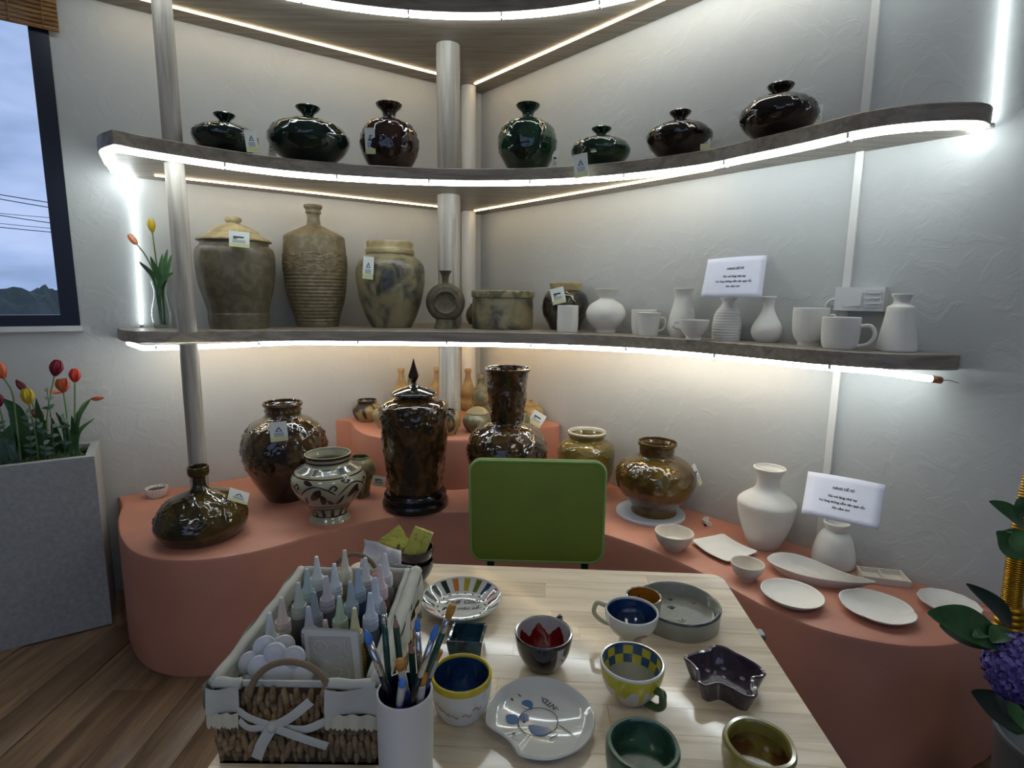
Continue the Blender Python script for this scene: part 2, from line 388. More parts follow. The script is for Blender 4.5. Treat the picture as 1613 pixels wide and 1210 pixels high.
low_r = [(.965, 1.76), (1.1, 1.66), (1.25, 1.625), (1.345, 1.645), tuple(WR(2.33, .0))]
def shelf(label, L, Fr, Rr, zb, zt, led_lo, led_hi, warm, droop=None):
    t = thing('corner_shelf', label, 'shelf', (0, 0, 0), 0, None)
    l, f, r = smooth_front(L), smooth_front(Fr), smooth_front(Rr)
    poly = l+f[1:]+r[1:]+[COR]
    poly = ccw([tuple(p) for p in poly])
    b = obj('board', prism(poly, [(.002, zb), (0, zb+.002), (0, zt-.003), (.003, zt)]), m_shelf, t)
    # cool white tube just inside the front edge, fixed with clips
    path = (l[::2]+f[1::2]+r[1::2]) if led_lo == 'all' else (l[len(l)//2::2]+f[1::2]+r[1:len(r)//2+2:2])
    pin = []
    for i, p in enumerate(path):
        a, c = path[max(0, i-1)], path[min(len(path)-1, i+1)]; d = (c-a).normalized(); n = Vector((-d.y, d.x)); pin.append(p+n*.022)
    z0 = zb-.0095
    pts = [Vector((p.x, p.y, z0-(droop(i/len(pin)) if droop else 0))) for i, p in enumerate(pin)]
    pts = spline(pts, 3)
    led = obj('led_tube', tube(pts, .0095, 8), m_led, t)
    acc = 0; last = pts[0]; nxt = .2
    for a, c in zip(pts, pts[1:]):
        acc += (c-a).length
        if acc > nxt:
            nxt += .40; d = (c-a).normalized(); ang = math.atan2(d.y, d.x)
            obj('led_clip', CLIP, m_clip, led, (a.x, a.y, a.z), (0, 0, ang))
    for (fr_, u0, u1) in warm:
        p = [fr_(u0, .118), fr_(u1, .118), fr_(u1, .130), fr_(u0, .130)]
        v = [(q.x, q.y, z) for z in (zb-.004, zb+.001) for q in p]
        obj('strip_light', recalc(mesh('strip', v, [(0, 1, 5, 4), (1, 2, 6, 5), (2, 3, 7, 6), (3, 0, 4, 7), (4, 5, 6, 7), (3, 2, 1, 0)], False)), m_warm2 if zb < 1.5 else m_warm, t)
    return t, pts
CLIP = join([box((-.004, -.012, -.004), (.004, -.0095, .010)), box((-.004, .0095, -.004), (.004, .012, .010)), box((-.004, -.012, -.0115), (.004, .012, -.0098))])
warmL, warmR = (WL, .30, 1.64), (WR, .10, 1.55)
lowshelf, low_pts = shelf('lower grey oak corner shelf carrying stoneware jars and white bisque cups', low_l, low_f, low_r, LOWB, LOWT, 'part', 0, [(WL, .16, 1.66), (WR, .14, 1.9)], droop=lambda s: .012*max(0, math.sin(s*14))*(1 if s < .3 else .3)+(.02*max(0, (s-.88)/.12)))
midshelf, mid_pts = shelf('middle grey oak corner shelf carrying dark glazed squat vases', mid_l, mid_f, mid_r, MIDB, MIDT, 'all', 0, [warmL, warmR])
up = lambda P_: [(a, b+.05) for a, b in P_]
topshelf, _ = shelf('uppermost empty grey oak corner shelf seen from below', [tuple(WL(1.83, 0)), (-1.69, 2.14), (-1.62, 1.98), (-1.54, 1.88), (-1.45, 1.87)], [(-1.45, 1.87)]+up(mid_f)[1:], up(mid_r)[:-1]+[tuple(WR(2.30, 0))], TOPB, TOPT, 'part', 0, [(WL, .30, 1.78), (WR, .10, 1.9)])
# vertical cool white tubes on the walls
def wall_tube(label, pix, fr):
    pts = []
    for (x_, y_) in pix:
        d = ray(x_, y_); n = NL if fr == 'L' else NR; n3 = Vector((n.x, n.y)); k_ = (COR.dot(n3)+.016)/Vector((d.x, d.y)).dot(n3); pts.append(CAM+d*k_)
    t = thing('led_tube_drop', label, 'light tube', pts[-1]); pts = spline(pts, 6); o = pts[-1]
    pts = [Vector(WLP) for WLP in pts]
    t.location = (0, 0, 0); return t, pts
t, pts = wall_tube('glowing white light tube hanging down the wall beside the tulip vase', [(199, 272), (203, 290), (211, 340), (216, 400), (220, 460), (223, 511)], 'L')
obj('tube', tube(pts, .0065, 8), m_led2, t); obj('end_cap', tube([pts[-1], pts[-1]+Vector((0, 0, -.012))], .0065, 8), m_clip, t)
t, pts = wall_tube('glowing white light tube rising up the wall from the end of the middle shelf', [(1562, 194), (1567, 170), (1574, 90), (1583, -8), (1593, -120)], 'R')
obj('tube', tube(pts, .0075, 8), m_led2, t); obj('end_cap', tube([pts[0], pts[0]+Vector((0, 0, -.012))], .0075, 8), m_clip, t)
# ---- support posts
def post(label, xy, r, zs):
    t = thing('support_post', label, 'post', (xy[0], xy[1], zs[0][0]))
    for a, b in zs: obj('post_section', lathe([(0, a-zs[0][0]), (r, a-zs[0][0]), (r, b-zs[0][0]), (0, b-zs[0][0])], 32), m_post, t, auto=60)
BENCH, RISER = .445, .690
post('slim grey wood post standing behind the squat olive flask', (-1.30, 2.20), .034, [(BENCH, LOWB), (LOWT, MIDB), (MIDT, TOPB)])
post('thick grey wood post in the corner, standing among the small pots', (-.32, 2.79), .056, [(RISER, LOWB), (LOWT, MIDB), (MIDT, TOPB)])
# ---- wall pipe in the corner, cable duct, switch box
q = COR+(NL+NR).normalized()*.07
t = tag(bpy.data.objects.new('trim_1', None), kind='structure'); C.objects.link(t)
q = q-DL*.066; t.location = (q.x, q.y, 0)
obj('pipe', lathe([(.042, RISER), (.042, LOWB)], 20), m_pvc, t); obj('pipe', lathe([(.042, LOWT), (.042, MIDB)], 20), m_pvc, t); obj('pipe', lathe([(.042, MIDT), (.042, TOPB)], 20), m_pvc, t)
obj('pipe_coupling', lathe([(.042, 1.08), (.048, 1.08), (.048, 1.14), (.042, 1.14)], 20), m_pvc, t, auto=40)
t = tag(bpy.data.objects.new('trim_2', None), kind='structure'); C.objects.link(t)
def rbox(u0, u1, z0, z1, o0, o1):
    a = [WR(u0, o0), WR(u1, o0), WR(u1, o1), WR(u0, o1)]
    v = [(p.x, p.y, z) for z in (z0, z1) for p in a]
    return recalc(mesh('wb', v, [(0, 1, 5, 4), (1, 2, 6, 5), (2, 3, 7, 6), (3, 0, 4, 7), (4, 5, 6, 7), (3, 2, 1, 0)], False))
for z0, z1 in ((BENCH, LOWB), (LOWT, MIDB), (MIDT, TOPB), (TOPT, CEIL)): obj('cable_duct', rbox(1.995, 2.018, z0, z1, -.002, .013), m_pvc, t)
sb = thing('switch_box', 'white surface mounted switch box with cable, behind the bisque mugs', 'switch box', tuple(WR(2.055))+(1.325,))
def loc(me, o): return xform(me, Matrix.Translation(-Vector(o.location)))
obj('box', loc(rbox(1.985, 2.13, 1.322, 1.400, 0, .042), sb), m_white, sb)
obj('switch', loc(rbox(2.035, 2.066, 1.338, 1.384, .042, .048), sb), m_white, sb)
sk = obj('socket_cover', loc(rbox(2.076, 2.122, 1.334, 1.390, .042, .046), sb), mat('clear_plastic', S(205, 208, 210), .1, coat=.8), sb)
for dz in (1.345, 1.362, 1.379): obj('socket_ridge', loc(rbox(2.08, 2.118, dz, dz+.003, .046, .049), sb), m_white, sk)
c_ = [Vector(WR(1.985, .012)).to_3d()+Vector((0, 0, 1.365)), Vector(WR(1.955, .010)).to_3d()+Vector((0, 0, 1.35)), Vector(WR(1.945, .007)).to_3d()+Vector((0, 0, 1.31)), Vector(WR(1.945, .006)).to_3d()+Vector((0, 0, LOWT+.004))]
obj('cable', loc(tube(spline(c_, 6), .0035, 7), sb), m_white, sb)
# copper tail at the end of the lower light tube
e_ = low_pts[-1]; d_ = (low_pts[-1]-low_pts[-3]).normalized()
obj('end_cap', tube([e_, e_+d_*.03], .011, 8), mat('copper_end', S(176, 120, 84), .35, metal=.6), lowshelf)
obj('lead_wire', tube(spline([e_+d_*.03, e_+d_*.06+Vector((0, 0, .004)), e_+d_*.085], 4), .002, 6), m_white, lowshelf)

# ================================================================ BENCH
bf = [(-1.69, 2.27), (-1.60, 2.12), (-1.45, 1.93), (-1.32, 1.82), (-1.19, 1.775), (-1.05, 1.785), (-.91, 1.85), (-.75, 1.99), (-.60, 2.11), (-.42, 2.20), (-.2, 2.235), (.05, 2.20), (.25, 2.11), (.42, 1.99), (.56, 1.85), (.67, 1.70), (.77, 1.53), (.86, 1.43), (.96, 1.375), (1.08, 1.345), (1.22, 1.36), (1.33, 1.41), (1.46, 1.47)]
front = smooth_front([tuple(WL(1.885, .0))]+bf+[tuple(WR(2.40+.15, .0))], 4)
poly = ccw([tuple(p) for p in front+[COR]])
bench = thing('display_bench', 'low terracotta plaster bench curving along both walls', 'bench')
obj('bench_body', prism(poly, [(0, 0), (0, BENCH-.016), (.005, BENCH-.005), (.016, BENCH)]), m_terra, bench)
rf = [tuple(WL(.90, 0)), (-.865, 2.86), (-.79, 2.70), (-.70, 2.585), (-.57, 2.51), (-.40, 2.495), (-.23, 2.51), (-.05, 2.60), (.08, 2.70), (.18, 2.79), (.25, 2.83), tuple(WR(.69, 0))]
poly = ccw([tuple(p) for p in smooth_front(rf, 4)+[COR]])
riser = thing('corner_riser', 'raised terracotta corner step on the bench holding small pots', 'display step')
obj('riser_body', prism(poly, [(0, BENCH), (0, RISER-.014), (.004, RISER-.004), (.014, RISER)]), m_terra, riser)
# ================================================================ POTTERY HELPERS
def relief(amp, z0, z1, sc=38, seed=0, soft=.02):
    def f(t, r, z):
        if z < z0-soft or z > z1+soft: return 0
        wdw = min(1, (z-z0+soft)/(2*soft), (z1+soft-z)/(2*soft)); wdw = max(0, wdw)
        p = Vector((r*math.sin(t), -r*math.cos(t), z))*sc*1.35+Vector((seed*3.1, 0, 0))
        p += noise.noise_vector(p*.5)*1.1
        a = 1-min(1, abs(noise.noise(p))*2.6); b = max(0, noise.noise(p*.45+Vector((9, 9, 9)))*1.8+.75)
        return 1.45*amp*wdw*(a*a*.9+.25*noise.noise(p*2.3))*min(1, b)
    return f
def build_prof(c, rows, z):
    pr = []
    for (y, hw) in rows[::-1]:
        zz = max(z, zrow(c, y)); pr.append((hw*mpx(c, zz), zz-z))
    pr[0] = (pr[0][0], 0)
    out = [pr[0]]
    for a in pr[1:]:
        out.append((a[0], max(a[1], out[-1][1]+.0004)))
    return out
def solid_prof(pr, n=4, opened=True, t=.005, deep=.55, lip=True):
    sp = [(max(p.x, .0005), max(p.y, 0)) for p in spline([Vector((a, b, 0)) for a, b in pr], n)]
    full = [(0, 0)]+sp
    if opened:
        rt, zt = sp[-1]; H_ = zt
        full += [(rt-t*.25, zt+t*.35), (rt-t*.75, zt+t*.35), (max(.001, rt-t), zt-.0005)]
        inner = [(max(.001, a-t), b) for a, b in sp[::-1][1:] if b > H_*(1-deep)+t]
        full += inner; full.append((0, (inner[-1][1] if inner else zt-.01)-.001))
    else: full.append((0, sp[-1][1]))
    return full, sp
def rat(sp, z):
    for (r0, z0), (r1, z1) in zip(sp, sp[1:]):
        if z0 <= z <= z1: return r0+(r1-r0)*(z-z0)/max(1e-6, z1-z0)
    return sp[-1][0] if z > sp[-1][1] else sp[0][0]
m_card = mat('tag_card', S(226, 231, 224), .6); m_cardy = mat('tag_yellow', S(214, 216, 160), .6)
m_ink = mat('print_ink', S(52, 56, 66), .7); m_inkb = mat('print_blue', S(86, 112, 150), .7); m_string = mat('tag_string', S(176, 150, 96), .8)
def price_tag(pt, x, y, w_, h_, roll=0, kind='logo', neck=None, push=.017, yaw=None, behind=False):
    root, c, R, xc = pt['root'], pt['c'], pt['R'], pt['xc']
    zc = zrow(c, y); a0 = depth((c.x, c.y, zc)); lat = (x-xc)*a0/FPX
    hz_ = h_*a0/FPX*.5; Rz = max([rat(pt['sp'], zc-c.z+k_*hz_) for k_ in (-1, -.5, 0, .5, 1)]+[.3*R]) if pt.get('sp') else R
    fr_ = math.sqrt(max(0, Rz*Rz-lat*lat)); d = a0-fr_-push
    p = PD(x, y, d); nr = (CAM-p); nr.z *= .6; nr.normalize()
    ya = yaw if yaw is not None else math.asin(max(-.9, min(.9, lat/max(Rz, .01))))*.7
    nr.rotate(Matrix.Rotation(ya, 3, 'Z'))
    uu = Vector((0, 0, 1)); uu = (uu-nr*uu.dot(nr)).normalized(); rr = uu.cross(nr).normalized()
    ro = Matrix.Rotation(math.radians(roll), 3, nr); uu = ro @ uu; rr = ro @ rr
    W_, H_ = w_*d/FPX, h_*d/FPX
    B = Matrix((rr, nr, uu)).transposed().to_4x4(); B.translation = p-Vector(root.location)
    cardm = box((-W_/2, -.0005, -H_/2), (W_/2, .0005, H_/2), 0)
    o = obj('price_tag', xform(cardm, B), m_card, root)
    obj('tag_band', xform(box((-W_/2*.98, .0005, -H_/2*.98), (W_/2*.98, .0008, -H_/2*.55), 0), B), m_cardy, o)
    e1, e2 = .0006, .0010
    if kind == 'logo':
        v = [(-.22*W_, e2, .0), (.22*W_, e2, .0), (.02*W_, e2, .26*H_), (-.08*W_, e2, .03*H_), (.10*W_, e2, .03*H_), (.02*W_, e2, .15*H_)]
        tri = mesh('logo', v, [(0, 3, 5, 2), (2, 5, 4, 1), (0, 1, 4, 3)], False)
        pm = join([tri]+[box((-.28*W_, e1, zz*H_), (.28*W_, e2, (zz+.03)*H_)) for zz in (-.10, -.17, -.24)])
        obj('tag_print', xform(pm, B), m_inkb, o)
    else:
        pm = join([box((-.30*W_, e1, .08*H_), (.22*W_, e2, .18*H_)), box((-.30*W_, e1, .0*H_), (-.12*W_, e2, .06*H_))]+[box((-.34*W_, e1, zz*H_), (.30*W_, e2, (zz+.022)*H_)) for zz in (-.08, -.15, -.22)])
        obj('tag_print', xform(pm, B), m_ink, o)
    if neck:
        ny, nx = neck; nz_ = zrow(c, ny); na = depth((c.x, c.y, nz_)); q = PD(nx, ny, na-.7*rat(pt['sp'], nz_-c.z)) if pt.get('sp') else PD(nx, ny, na)
        top = p+uu*(H_/2*.86)+nr*.001; midp = top.lerp(q, .5)+nr*.004
        obj('tag_string', tube([v_-Vector(root.location) for v_ in spline([top, midp, q], 4)], .0009, 5), m_string, o)
def pot(name, label, cat, x, yf, z, rows, m, opened=True, t=.005, multi=False, c=None, disp=None, seg=48, n=4, group=None, deep=.55, fm=None, rmod=None, xc=None, fwd=0):
    if c is None: c = base_at(x, yf, z, rows[-1][1])
    c = Vector((c.x, c.y, z))
    if fwd: c -= Vector((c.x, c.y, 0)).normalized()*fwd
    for _i in range(80):            # keep clear of the walls: slide towards the viewer
        Rm_ = max(hw*mpx(c, z) for _y, hw in rows)+.008
        if min((c.xy-COR).dot(NL), (c.xy-COR).dot(NR)) >= Rm_: break
        c -= Vector((c.x, c.y, 0)).normalized()*.006
    pr = build_prof(c, rows, z); full, sp = solid_prof(pr, n, opened, t, deep)
    if disp and callable(disp) is False:
        H_ = sp[-1][1]; a, lo, hi, sc, sd = disp; disp = relief(a, lo*H_, hi*H_, sc, sd)
    ns = len(sp); Ht = sp[-1][1]
    fm2 = (lambda k_, tt, r, zz: fm(k_ > ns+1, tt, r, zz/Ht)) if fm else None
    me = lathe(full, seg, (lambda tt, r, zz: disp(tt, r, zz)) if disp else None, fm2, rmod)
    if multi:
        root = thing(name, label, cat, c, 0, group); body = obj('body', me, m, root, rot=(0, 0, yaw_to_cam(c)), auto=50)
    else:
        root = tag(obj(name, me, m, None, c, (0, 0, yaw_to_cam(c)), auto=50), label, cat, group); body = root
    return dict(root=root, body=body, c=c, R=max(a for a, b in pr), sp=sp, z=z, xc=x if xc is None else xc, top=sp[-1], floor=full[-1][1])
def handle(pt, side, y0, y1, xo, r=.005, name='handle', m=None, az=None, sec=None):
    """loop handle: side=+1 right / -1 left seen from the camera; az = azimuth from the camera-right in degrees"""
    c, root = pt['c'], pt['root']; zt, zb = zrow(c, y0)-c.z, zrow(c, y1)-c.z
    rt, rb = rat(pt['sp'], zt), rat(pt['sp'], zb); ext = abs(xo-pt['xc'])*mpx(c, c.z+zt)
    az = math.radians(az if az is not None else (0 if side > 0 else 180))
    pts = [(rt-.002, zt), (rt+(ext-rt)*.6, zt+.002), (ext-r, zt-(zt-zb)*.22), (ext-r, zt-(zt-zb)*.55), (rb+(ext-rb)*.55, zb+(zt-zb)*.12), (rb-.002, zb)]
    p3 = [Vector((a*math.cos(az), a*math.sin(az), b)) for a, b in spline([Vector((a, b, 0)) for a, b in pts], 5) for a, b in [(a, b)]] if False else [Vector((q.x*math.cos(az), q.x*math.sin(az), q.y)) for q in spline([Vector((a, b, 0)) for a, b in pts], 5)]
    yw = yaw_to_cam(c); p3 = [Matrix.Rotation(yw, 3, 'Z') @ q for q in p3]
    if root is pt['body']: p3 = [Matrix.Rotation(-yw, 3, 'Z') @ q for q in p3]
    return obj(name, tube(p3, r, 10), m, root)
def lid(pt, rows, m, t=.004, name='lid', knob=None):
    """rows top->bottom (y, hw); closed solid"""
    c, root = pt['c'], pt['root']; pr = []
    for (y, hw) in rows[::-1]: zz = zrow(c, y); pr.append((hw*mpx(c, zz), zz-c.z))
    for i in range(1, len(pr)): pr[i] = (pr[i][0], max(pr[i][1], pr[i-1][1]+.0003))
    sp = [(max(p.x, .0005), p.y) for p in spline([Vector((a, b, 0)) for a, b in pr], 4)]
    return obj(name, lathe([(0, sp[0][1])]+sp+[(0, sp[-1][1])], 48), m, root, auto=50)
def stroke_mesh(sp, pts, wf, off=.0007, n=5):
    """painted stroke on a lathe surface; pts (theta, z) ; wf(s)->half width"""
    q = spline([Vector((a, b, 0)) for a, b in pts], n); v, f = [], []
    def pos(tt, zz):
        r = rat(sp, zz)+off; return Vector((r*math.sin(tt), -r*math.cos(tt), zz))
    for i, p in enumerate(q):
        a, b = q[max(0, i-1)], q[min(len(q)-1, i+1)]; R_ = max(rat(sp, p.y), .003)
        d = Vector(((b.x-a.x)*R_, b.y-a.y)); d = d.normalized() if d.length > 0 else Vector((1, 0)); nn = Vector((-d.y, d.x)); h = wf(i/(len(q)-1))
        for s in (-1, 0, 1): v.append(pos(p.x+nn.x*h*s/R_, p.y+nn.y*h*s))
    for i in range(len(q)-1):
        for s in (0, 1): f.append((3*i+s, 3*i+s+1, 3*i+4+s, 3*i+3+s))
    return mesh('stroke', v, f)
const = lambda w_: (lambda s: w_*min(1, 6*s+.3, 6*(1-s)+.3))
leafw = lambda w_: (lambda s: w_*math.sin(math.pi*min(1, max(0, s)))**.7+.0002)

# ---------------------------------------------------------------- glazes
g_green = glaze('dark_green_glaze', S(8, 22, 18), S(18, 46, 36), 16)
g_green2 = glaze('bottle_green_glaze', S(10, 30, 20), S(26, 62, 38), 16)
g_brown = glaze('dark_brown_glaze', S(26, 13, 9), S(52, 28, 18), 16)
g_brown2 = glaze('black_brown_glaze', S(17, 11, 9), S(38, 24, 16), 16)
g_olive = glaze('olive_brown_glaze', S(44, 38, 20), S(82, 64, 26), 12, c3=S(46, 52, 44))
g_tort = glaze('tortoise_glaze', S(32, 27, 18), S(82, 56, 28), 20, c3=S(84, 86, 60))
g_jar = glaze('brown_black_glaze', S(34, 25, 19), S(78, 58, 32), 14, c3=S(80, 82, 68))
g_amber = glaze('amber_glaze', S(72, 52, 20), S(100, 80, 30), 9, c3=S(58, 66, 44))
g_ol2 = glaze('yellow_olive_glaze', S(96, 84, 40), S(126, 108, 54), 12)
s_sand = stone('sand_stoneware', S(90, 82, 64), S(108, 98, 76), scale=26, rough=.42)
s_sand2 = stone('sand_stoneware_ridged', S(106, 94, 68), S(128, 114, 84), scale=34, rough=.5)
s_sandlid = stone('sand_stoneware_pale', S(150, 134, 96), S(182, 166, 126), scale=12, rough=.5)
s_ash = stone('ash_stoneware', S(66, 66, 62), S(126, 117, 90), S(140, 129, 98), scale=11, pos=(.36, .50), rough=.3)
s_dark = stone('dark_stoneware', S(92, 82, 60), S(66, 60, 46), scale=20, rough=.5)
s_ochre = stone('ochre_stoneware', S(150, 124, 78), S(178, 150, 100), scale=14, rough=.35)
s_grn = stone('greenish_stoneware', S(96, 92, 66), S(146, 138, 104), scale=20, rough=.35)
s_two = stone('two_tone_stoneware', S(40, 32, 26), S(150, 128, 84), scale=12, pos=(.45, .5), rough=.3)
m_bisq = mat('white_bisque', S(222, 219, 211), .85, var=.02, bump=.1, bscale=400)
m_bisq2 = mat('warm_bisque', S(214, 206, 192), .85, var=.02, bump=.1, bscale=400)

# ================================================================ MIDDLE SHELF VASES
mfp = [(181, 226), (229, 237), (434, 267), (586, 279), (729, 285), (840, 283), (924, 278), (1004, 271), (1113, 258), (1181, 243), (1246, 229), (1345, 206)]
def mid_c(x, back):
    for (x0, y0), (x1, y1) in zip(mfp, mfp[1:]):
        if x0 <= x <= x1:
            p = P(x, y0+(y1-y0)*(x-x0)/(x1-x0), MIDB); h = Vector((p.x, p.y, 0)).normalized(); return p+h*back
def mid_vase(label, x, rows, m, back, disp, tagp=None):
    v = pot('glazed_vase', label, 'vase', x, 0, MIDT, rows, m, c=mid_c(x, back), disp=disp, seg=112, n=6, multi=True, t=.006, group='dark glazed vases on the middle shelf')
    if tagp: price_tag(v, **tagp)
    return v
mid_vase('small squat dark green vase with flared lip, beside the slim post', 358, [(181, 18), (184, 16), (189, 10), (194, 8), (196, 14), (199, 30), (206, 46), (217, 53), (230, 48), (242, 36), (250, 27)], g_green, .14, (.0035, .45, .78, 46, 1), dict(x=396, y=222, w_=22, h_=33, roll=12, neck=(198, 372)))
mid_vase('large squat dark green vase with flared lip, beside the brown round vase', 489, [(170, 20), (174, 17), (180, 10), (188, 8), (191, 18), (195, 38), (205, 57), (222, 65), (240, 57), (256, 38), (265, 27)], g_green, .15, (.004, .42, .80, 42, 2), dict(x=429, y=234, w_=14, h_=26, roll=-14, kind='code', yaw=-.7))
mid_vase('round reddish brown vase with flared lip and flower relief', 615, [(165, 21), (169, 19), (176, 12), (184, 9.5), (188, 11), (191, 20), (197, 33), (210, 43), (229, 46), (245, 43), (260, 36), (272, 27)], g_brown, .15, (.004, .25, .8, 40, 3), dict(x=583, y=222, w_=18, h_=38, roll=-4, neck=(188, 606)))
mid_vase('round bottle green vase with flared lip, beside the thick corner post', 830, [(166, 19), (170, 17), (177, 10), (185, 8.5), (188, 14), (193, 26), (204, 40), (223, 46), (243, 43), (258, 36), (273, 26)], g_green2, .15, (.004, .25, .8, 40, 4), dict(x=874, y=253, w_=13, h_=28, roll=3, kind='code'))
mid_vase('smallest squat green vase with tag hanging over the shelf edge', 945, [(203, 16), (206, 14), (211, 8), (216, 7.5), (218, 14), (221, 28), (228, 41), (239, 46.5), (250, 42), (260, 32), (266, 24)], g_green2, .14, (.0035, .4, .78, 46, 5), dict(x=915, y=261, w_=25, h_=35, roll=3, neck=(220, 931), push=.055))
mid_vase('medium squat blackish brown vase with flared lip and tag', 1067, [(177, 17.5), (180, 16), (186, 10), (192, 9), (194, 16), (198, 32), (206, 46), (217, 51.5), (230, 47), (243, 36), (254, 25)], g_brown2, .13, (.0035, .4, .8, 46, 6), dict(x=1111, y=218, w_=20, h_=33, roll=12, neck=(196, 1085)))
mid_vase('large squat blackish brown vase near the switch cable duct', 1222, [(135, 22), (139, 20), (146, 13), (151, 11), (153, 20), (158, 40), (169, 56), (184, 62), (200, 56), (213, 42), (226, 29)], g_brown2, .13, (.004, .4, .8, 40, 8), dict(x=1288, y=181, w_=18, h_=30, roll=8, kind='code', neck=(160, 1262)))

# ================================================================ LOWER SHELF
G1 = 'stoneware jars on the lower shelf'
v = pot('lidded_urn', 'wide sand coloured lidded urn beside the slim post', 'urn', 378, 515, LOWT, [(380, 55), (388, 55.5), (390, 58), (393, 61), (400, 63.5), (412, 64), (430, 63), (450, 60), (468, 55), (484, 50.5), (493, 48.5), (494, 49), (515, 47)], s_sand, multi=True, n=4)
lid(v, [(342, 9), (344, 13), (348, 13.5), (351, 11), (353, 11), (354, 15), (357, 24), (362, 34), (367, 41), (369, 42), (370, 44), (374, 52), (379, 60), (381, 60), (382, 56)], s_sandlid)
price_tag(v, x=377, y=377, w_=29, h_=24, roll=-3, kind='code', neck=(352, 376), push=.012)
rows = [(324, 15), (327, 15), (331, 12), (334, 12.5), (336, 12.5), (338, 10.5), (349, 10.5), (355, 12), (358, 18), (363, 28), (369, 41), (372, 46), (374, 48), (382, 48.7), (399, 50), (415, 50.5), (421, 50.5), (449, 48.6), (473, 44.6), (498, 37), (516, 33)]
def ringy(t, r, z):
    if .012 < z < .255: return .0019*math.cos(z*2*math.pi/.0165)*(1 if z > .03 else .4)
    if .262 < z < .345:
        p = Vector((math.sin(t)*r*70, -math.cos(t)*r*70, z*70)); p += noise.noise_vector(p*.35)*1.2
        return .0042*max(0, 1-abs(noise.noise(p))*3.4)
    return 0
v = pot('bottle_jar', 'tall sand coloured bottle jar with ringed body and figure frieze', 'bottle', 501, 516, LOWT, rows, s_sand2, multi=True, n=20, seg=112, disp=ringy)
price_tag(v, x=456, y=388, w_=17, h_=35, roll=-5, kind='code', yaw=-.5)
v = pot('lidded_jar', 'rounded jar with flat lid and grey ash flower relief', 'jar', 617, 517, LOWT, [(402, 37), (405, 40), (411, 48), (420, 52.5), (430, 54), (449, 52.5), (473, 48.5), (498, 40), (510, 34), (517, 31)], s_ash, multi=True, disp=(.004, .45, .88, 34, 12), seg=112, n=6)
lid(v, [(381, 35.5), (382, 37), (392.5, 36.8), (393.5, 38.5), (397, 39), (401, 38)], s_sandlid)
price_tag(v, x=580, y=422, w_=19, h_=35, roll=-6, neck=(402, 586), push=.045)
# moon flask
c = base_at(702, 517, LOWT, 19); c -= Vector((c.x, c.y, 0)).normalized()*.10; s_ = mpx(c, 1.25)
t = thing('moon_flask', 'small round moon flask with sunken medallion, in front of the thick post', 'flask', c, yaw_to_cam(c))
Rm = 30.5*s_; zc = zrow(c, 476.5)-c.z
prf = [(0, -.030), (Rm*.45, -.0300), (Rm*.50, -.033), (Rm*.56, -.040), (Rm*.62, -.0365), (Rm*.78, -.0355), (Rm*.82, -.034), (Rm*.93, -.024), (Rm, -.006), (Rm, .006), (Rm*.9, .028), (Rm*.6, .038), (0, .040)]
me = lathe([(a, b) for a, b in prf], 56, lambda tt, r, z: .0012*noise.noise(Vector((math.sin(tt)*r, math.cos(tt)*r, z))*180)*(1 if z < -.02 else 0))
me.transform(Matrix.Translation((0, 0, zc)) @ Matrix.Rotation(-math.pi/2, 4, 'X')); recalc(me)
obj('body', me, s_dark, t, auto=50)
nk = [(0, zrow(c, 450)-c.z), (6.5*s_, zrow(c, 450)-c.z), (5*s_, zrow(c, 443)-c.z), (5.2*s_, zrow(c, 438)-c.z), (7*s_, zrow(c, 432)-c.z), (9.5*s_, zrow(c, 428)-c.z), (9.5*s_, zrow(c, 426.5)-c.z), (7*s_, zrow(c, 426.5)-c.z), (4*s_, zrow(c, 432)-c.z), (0, zrow(c, 436)-c.z)]
obj('neck', lathe(nk, 32), s_dark, t, auto=40)
obj('foot', lathe([(0, 0), (19*s_, 0), (18.5*s_, .006), (15.5*s_, .03), (15*s_, .045), (0, .045)], 32), s_dark, t, auto=40)
# small hidden pot, round box
pot('small_pot', 'small plain stoneware pot tucked behind the round lidded box', 'pot', 748, 509, LOWT, [(479, 7), (482, 8), (488, 12), (497, 14), (505, 12), (509, 9)], s_dark, fwd=.16)
v = pot('round_box', 'round drum shaped box with flat lid and grey flower relief', 'box', 791.5, 520, LOWT, [(469, 47), (471, 47.5), (495, 47.5), (516, 47), (520, 46)], s_ash, multi=True, disp=(.003, .1, .85, 42, 21), seg=112, n=8)
lid(v, [(457.5, 44), (459, 49), (461, 49.5), (466, 49.5), (469, 49)], s_grn)
v = pot('lidded_jar', 'small black and tan jar with flat lid behind the white cylinder cup', 'jar', 889.5, 520, LOWT, [(456, 23), (459, 27), (464, 32), (472, 35), (480, 36), (492, 35), (505, 29.5), (514, 25), (520, 23)], glaze('black_tan_glaze', S(26, 26, 24), S(60, 56, 44), 14, (.45, .6), .12, S(120, 108, 76)), multi=True, disp=(.003, .2, .8, 44, 31), seg=96, n=6)
lid(v, [(445, 24), (446, 25.5), (454, 25), (457, 24.5)], s_sandlid)
price_tag(v, x=879, y=466, w_=22, h_=25, roll=14, kind='code', neck=(446, 884), push=.012)
G2 = 'white unglazed ware on the lower shelf'
def bq(name, label, cat, x, yf, rows, **k): return pot(name, label, cat, x, yf, LOWT, rows, m_bisq, t=k.pop('t', .004), group=G2, **k)
bq('cylinder_cup', 'plain white bisque cylinder cup in front of the black and tan jar', 'cup', 893.6, 524, [(481.5, 16.4), (484, 16.5), (520, 16.3), (524, 15.5)], n=3)
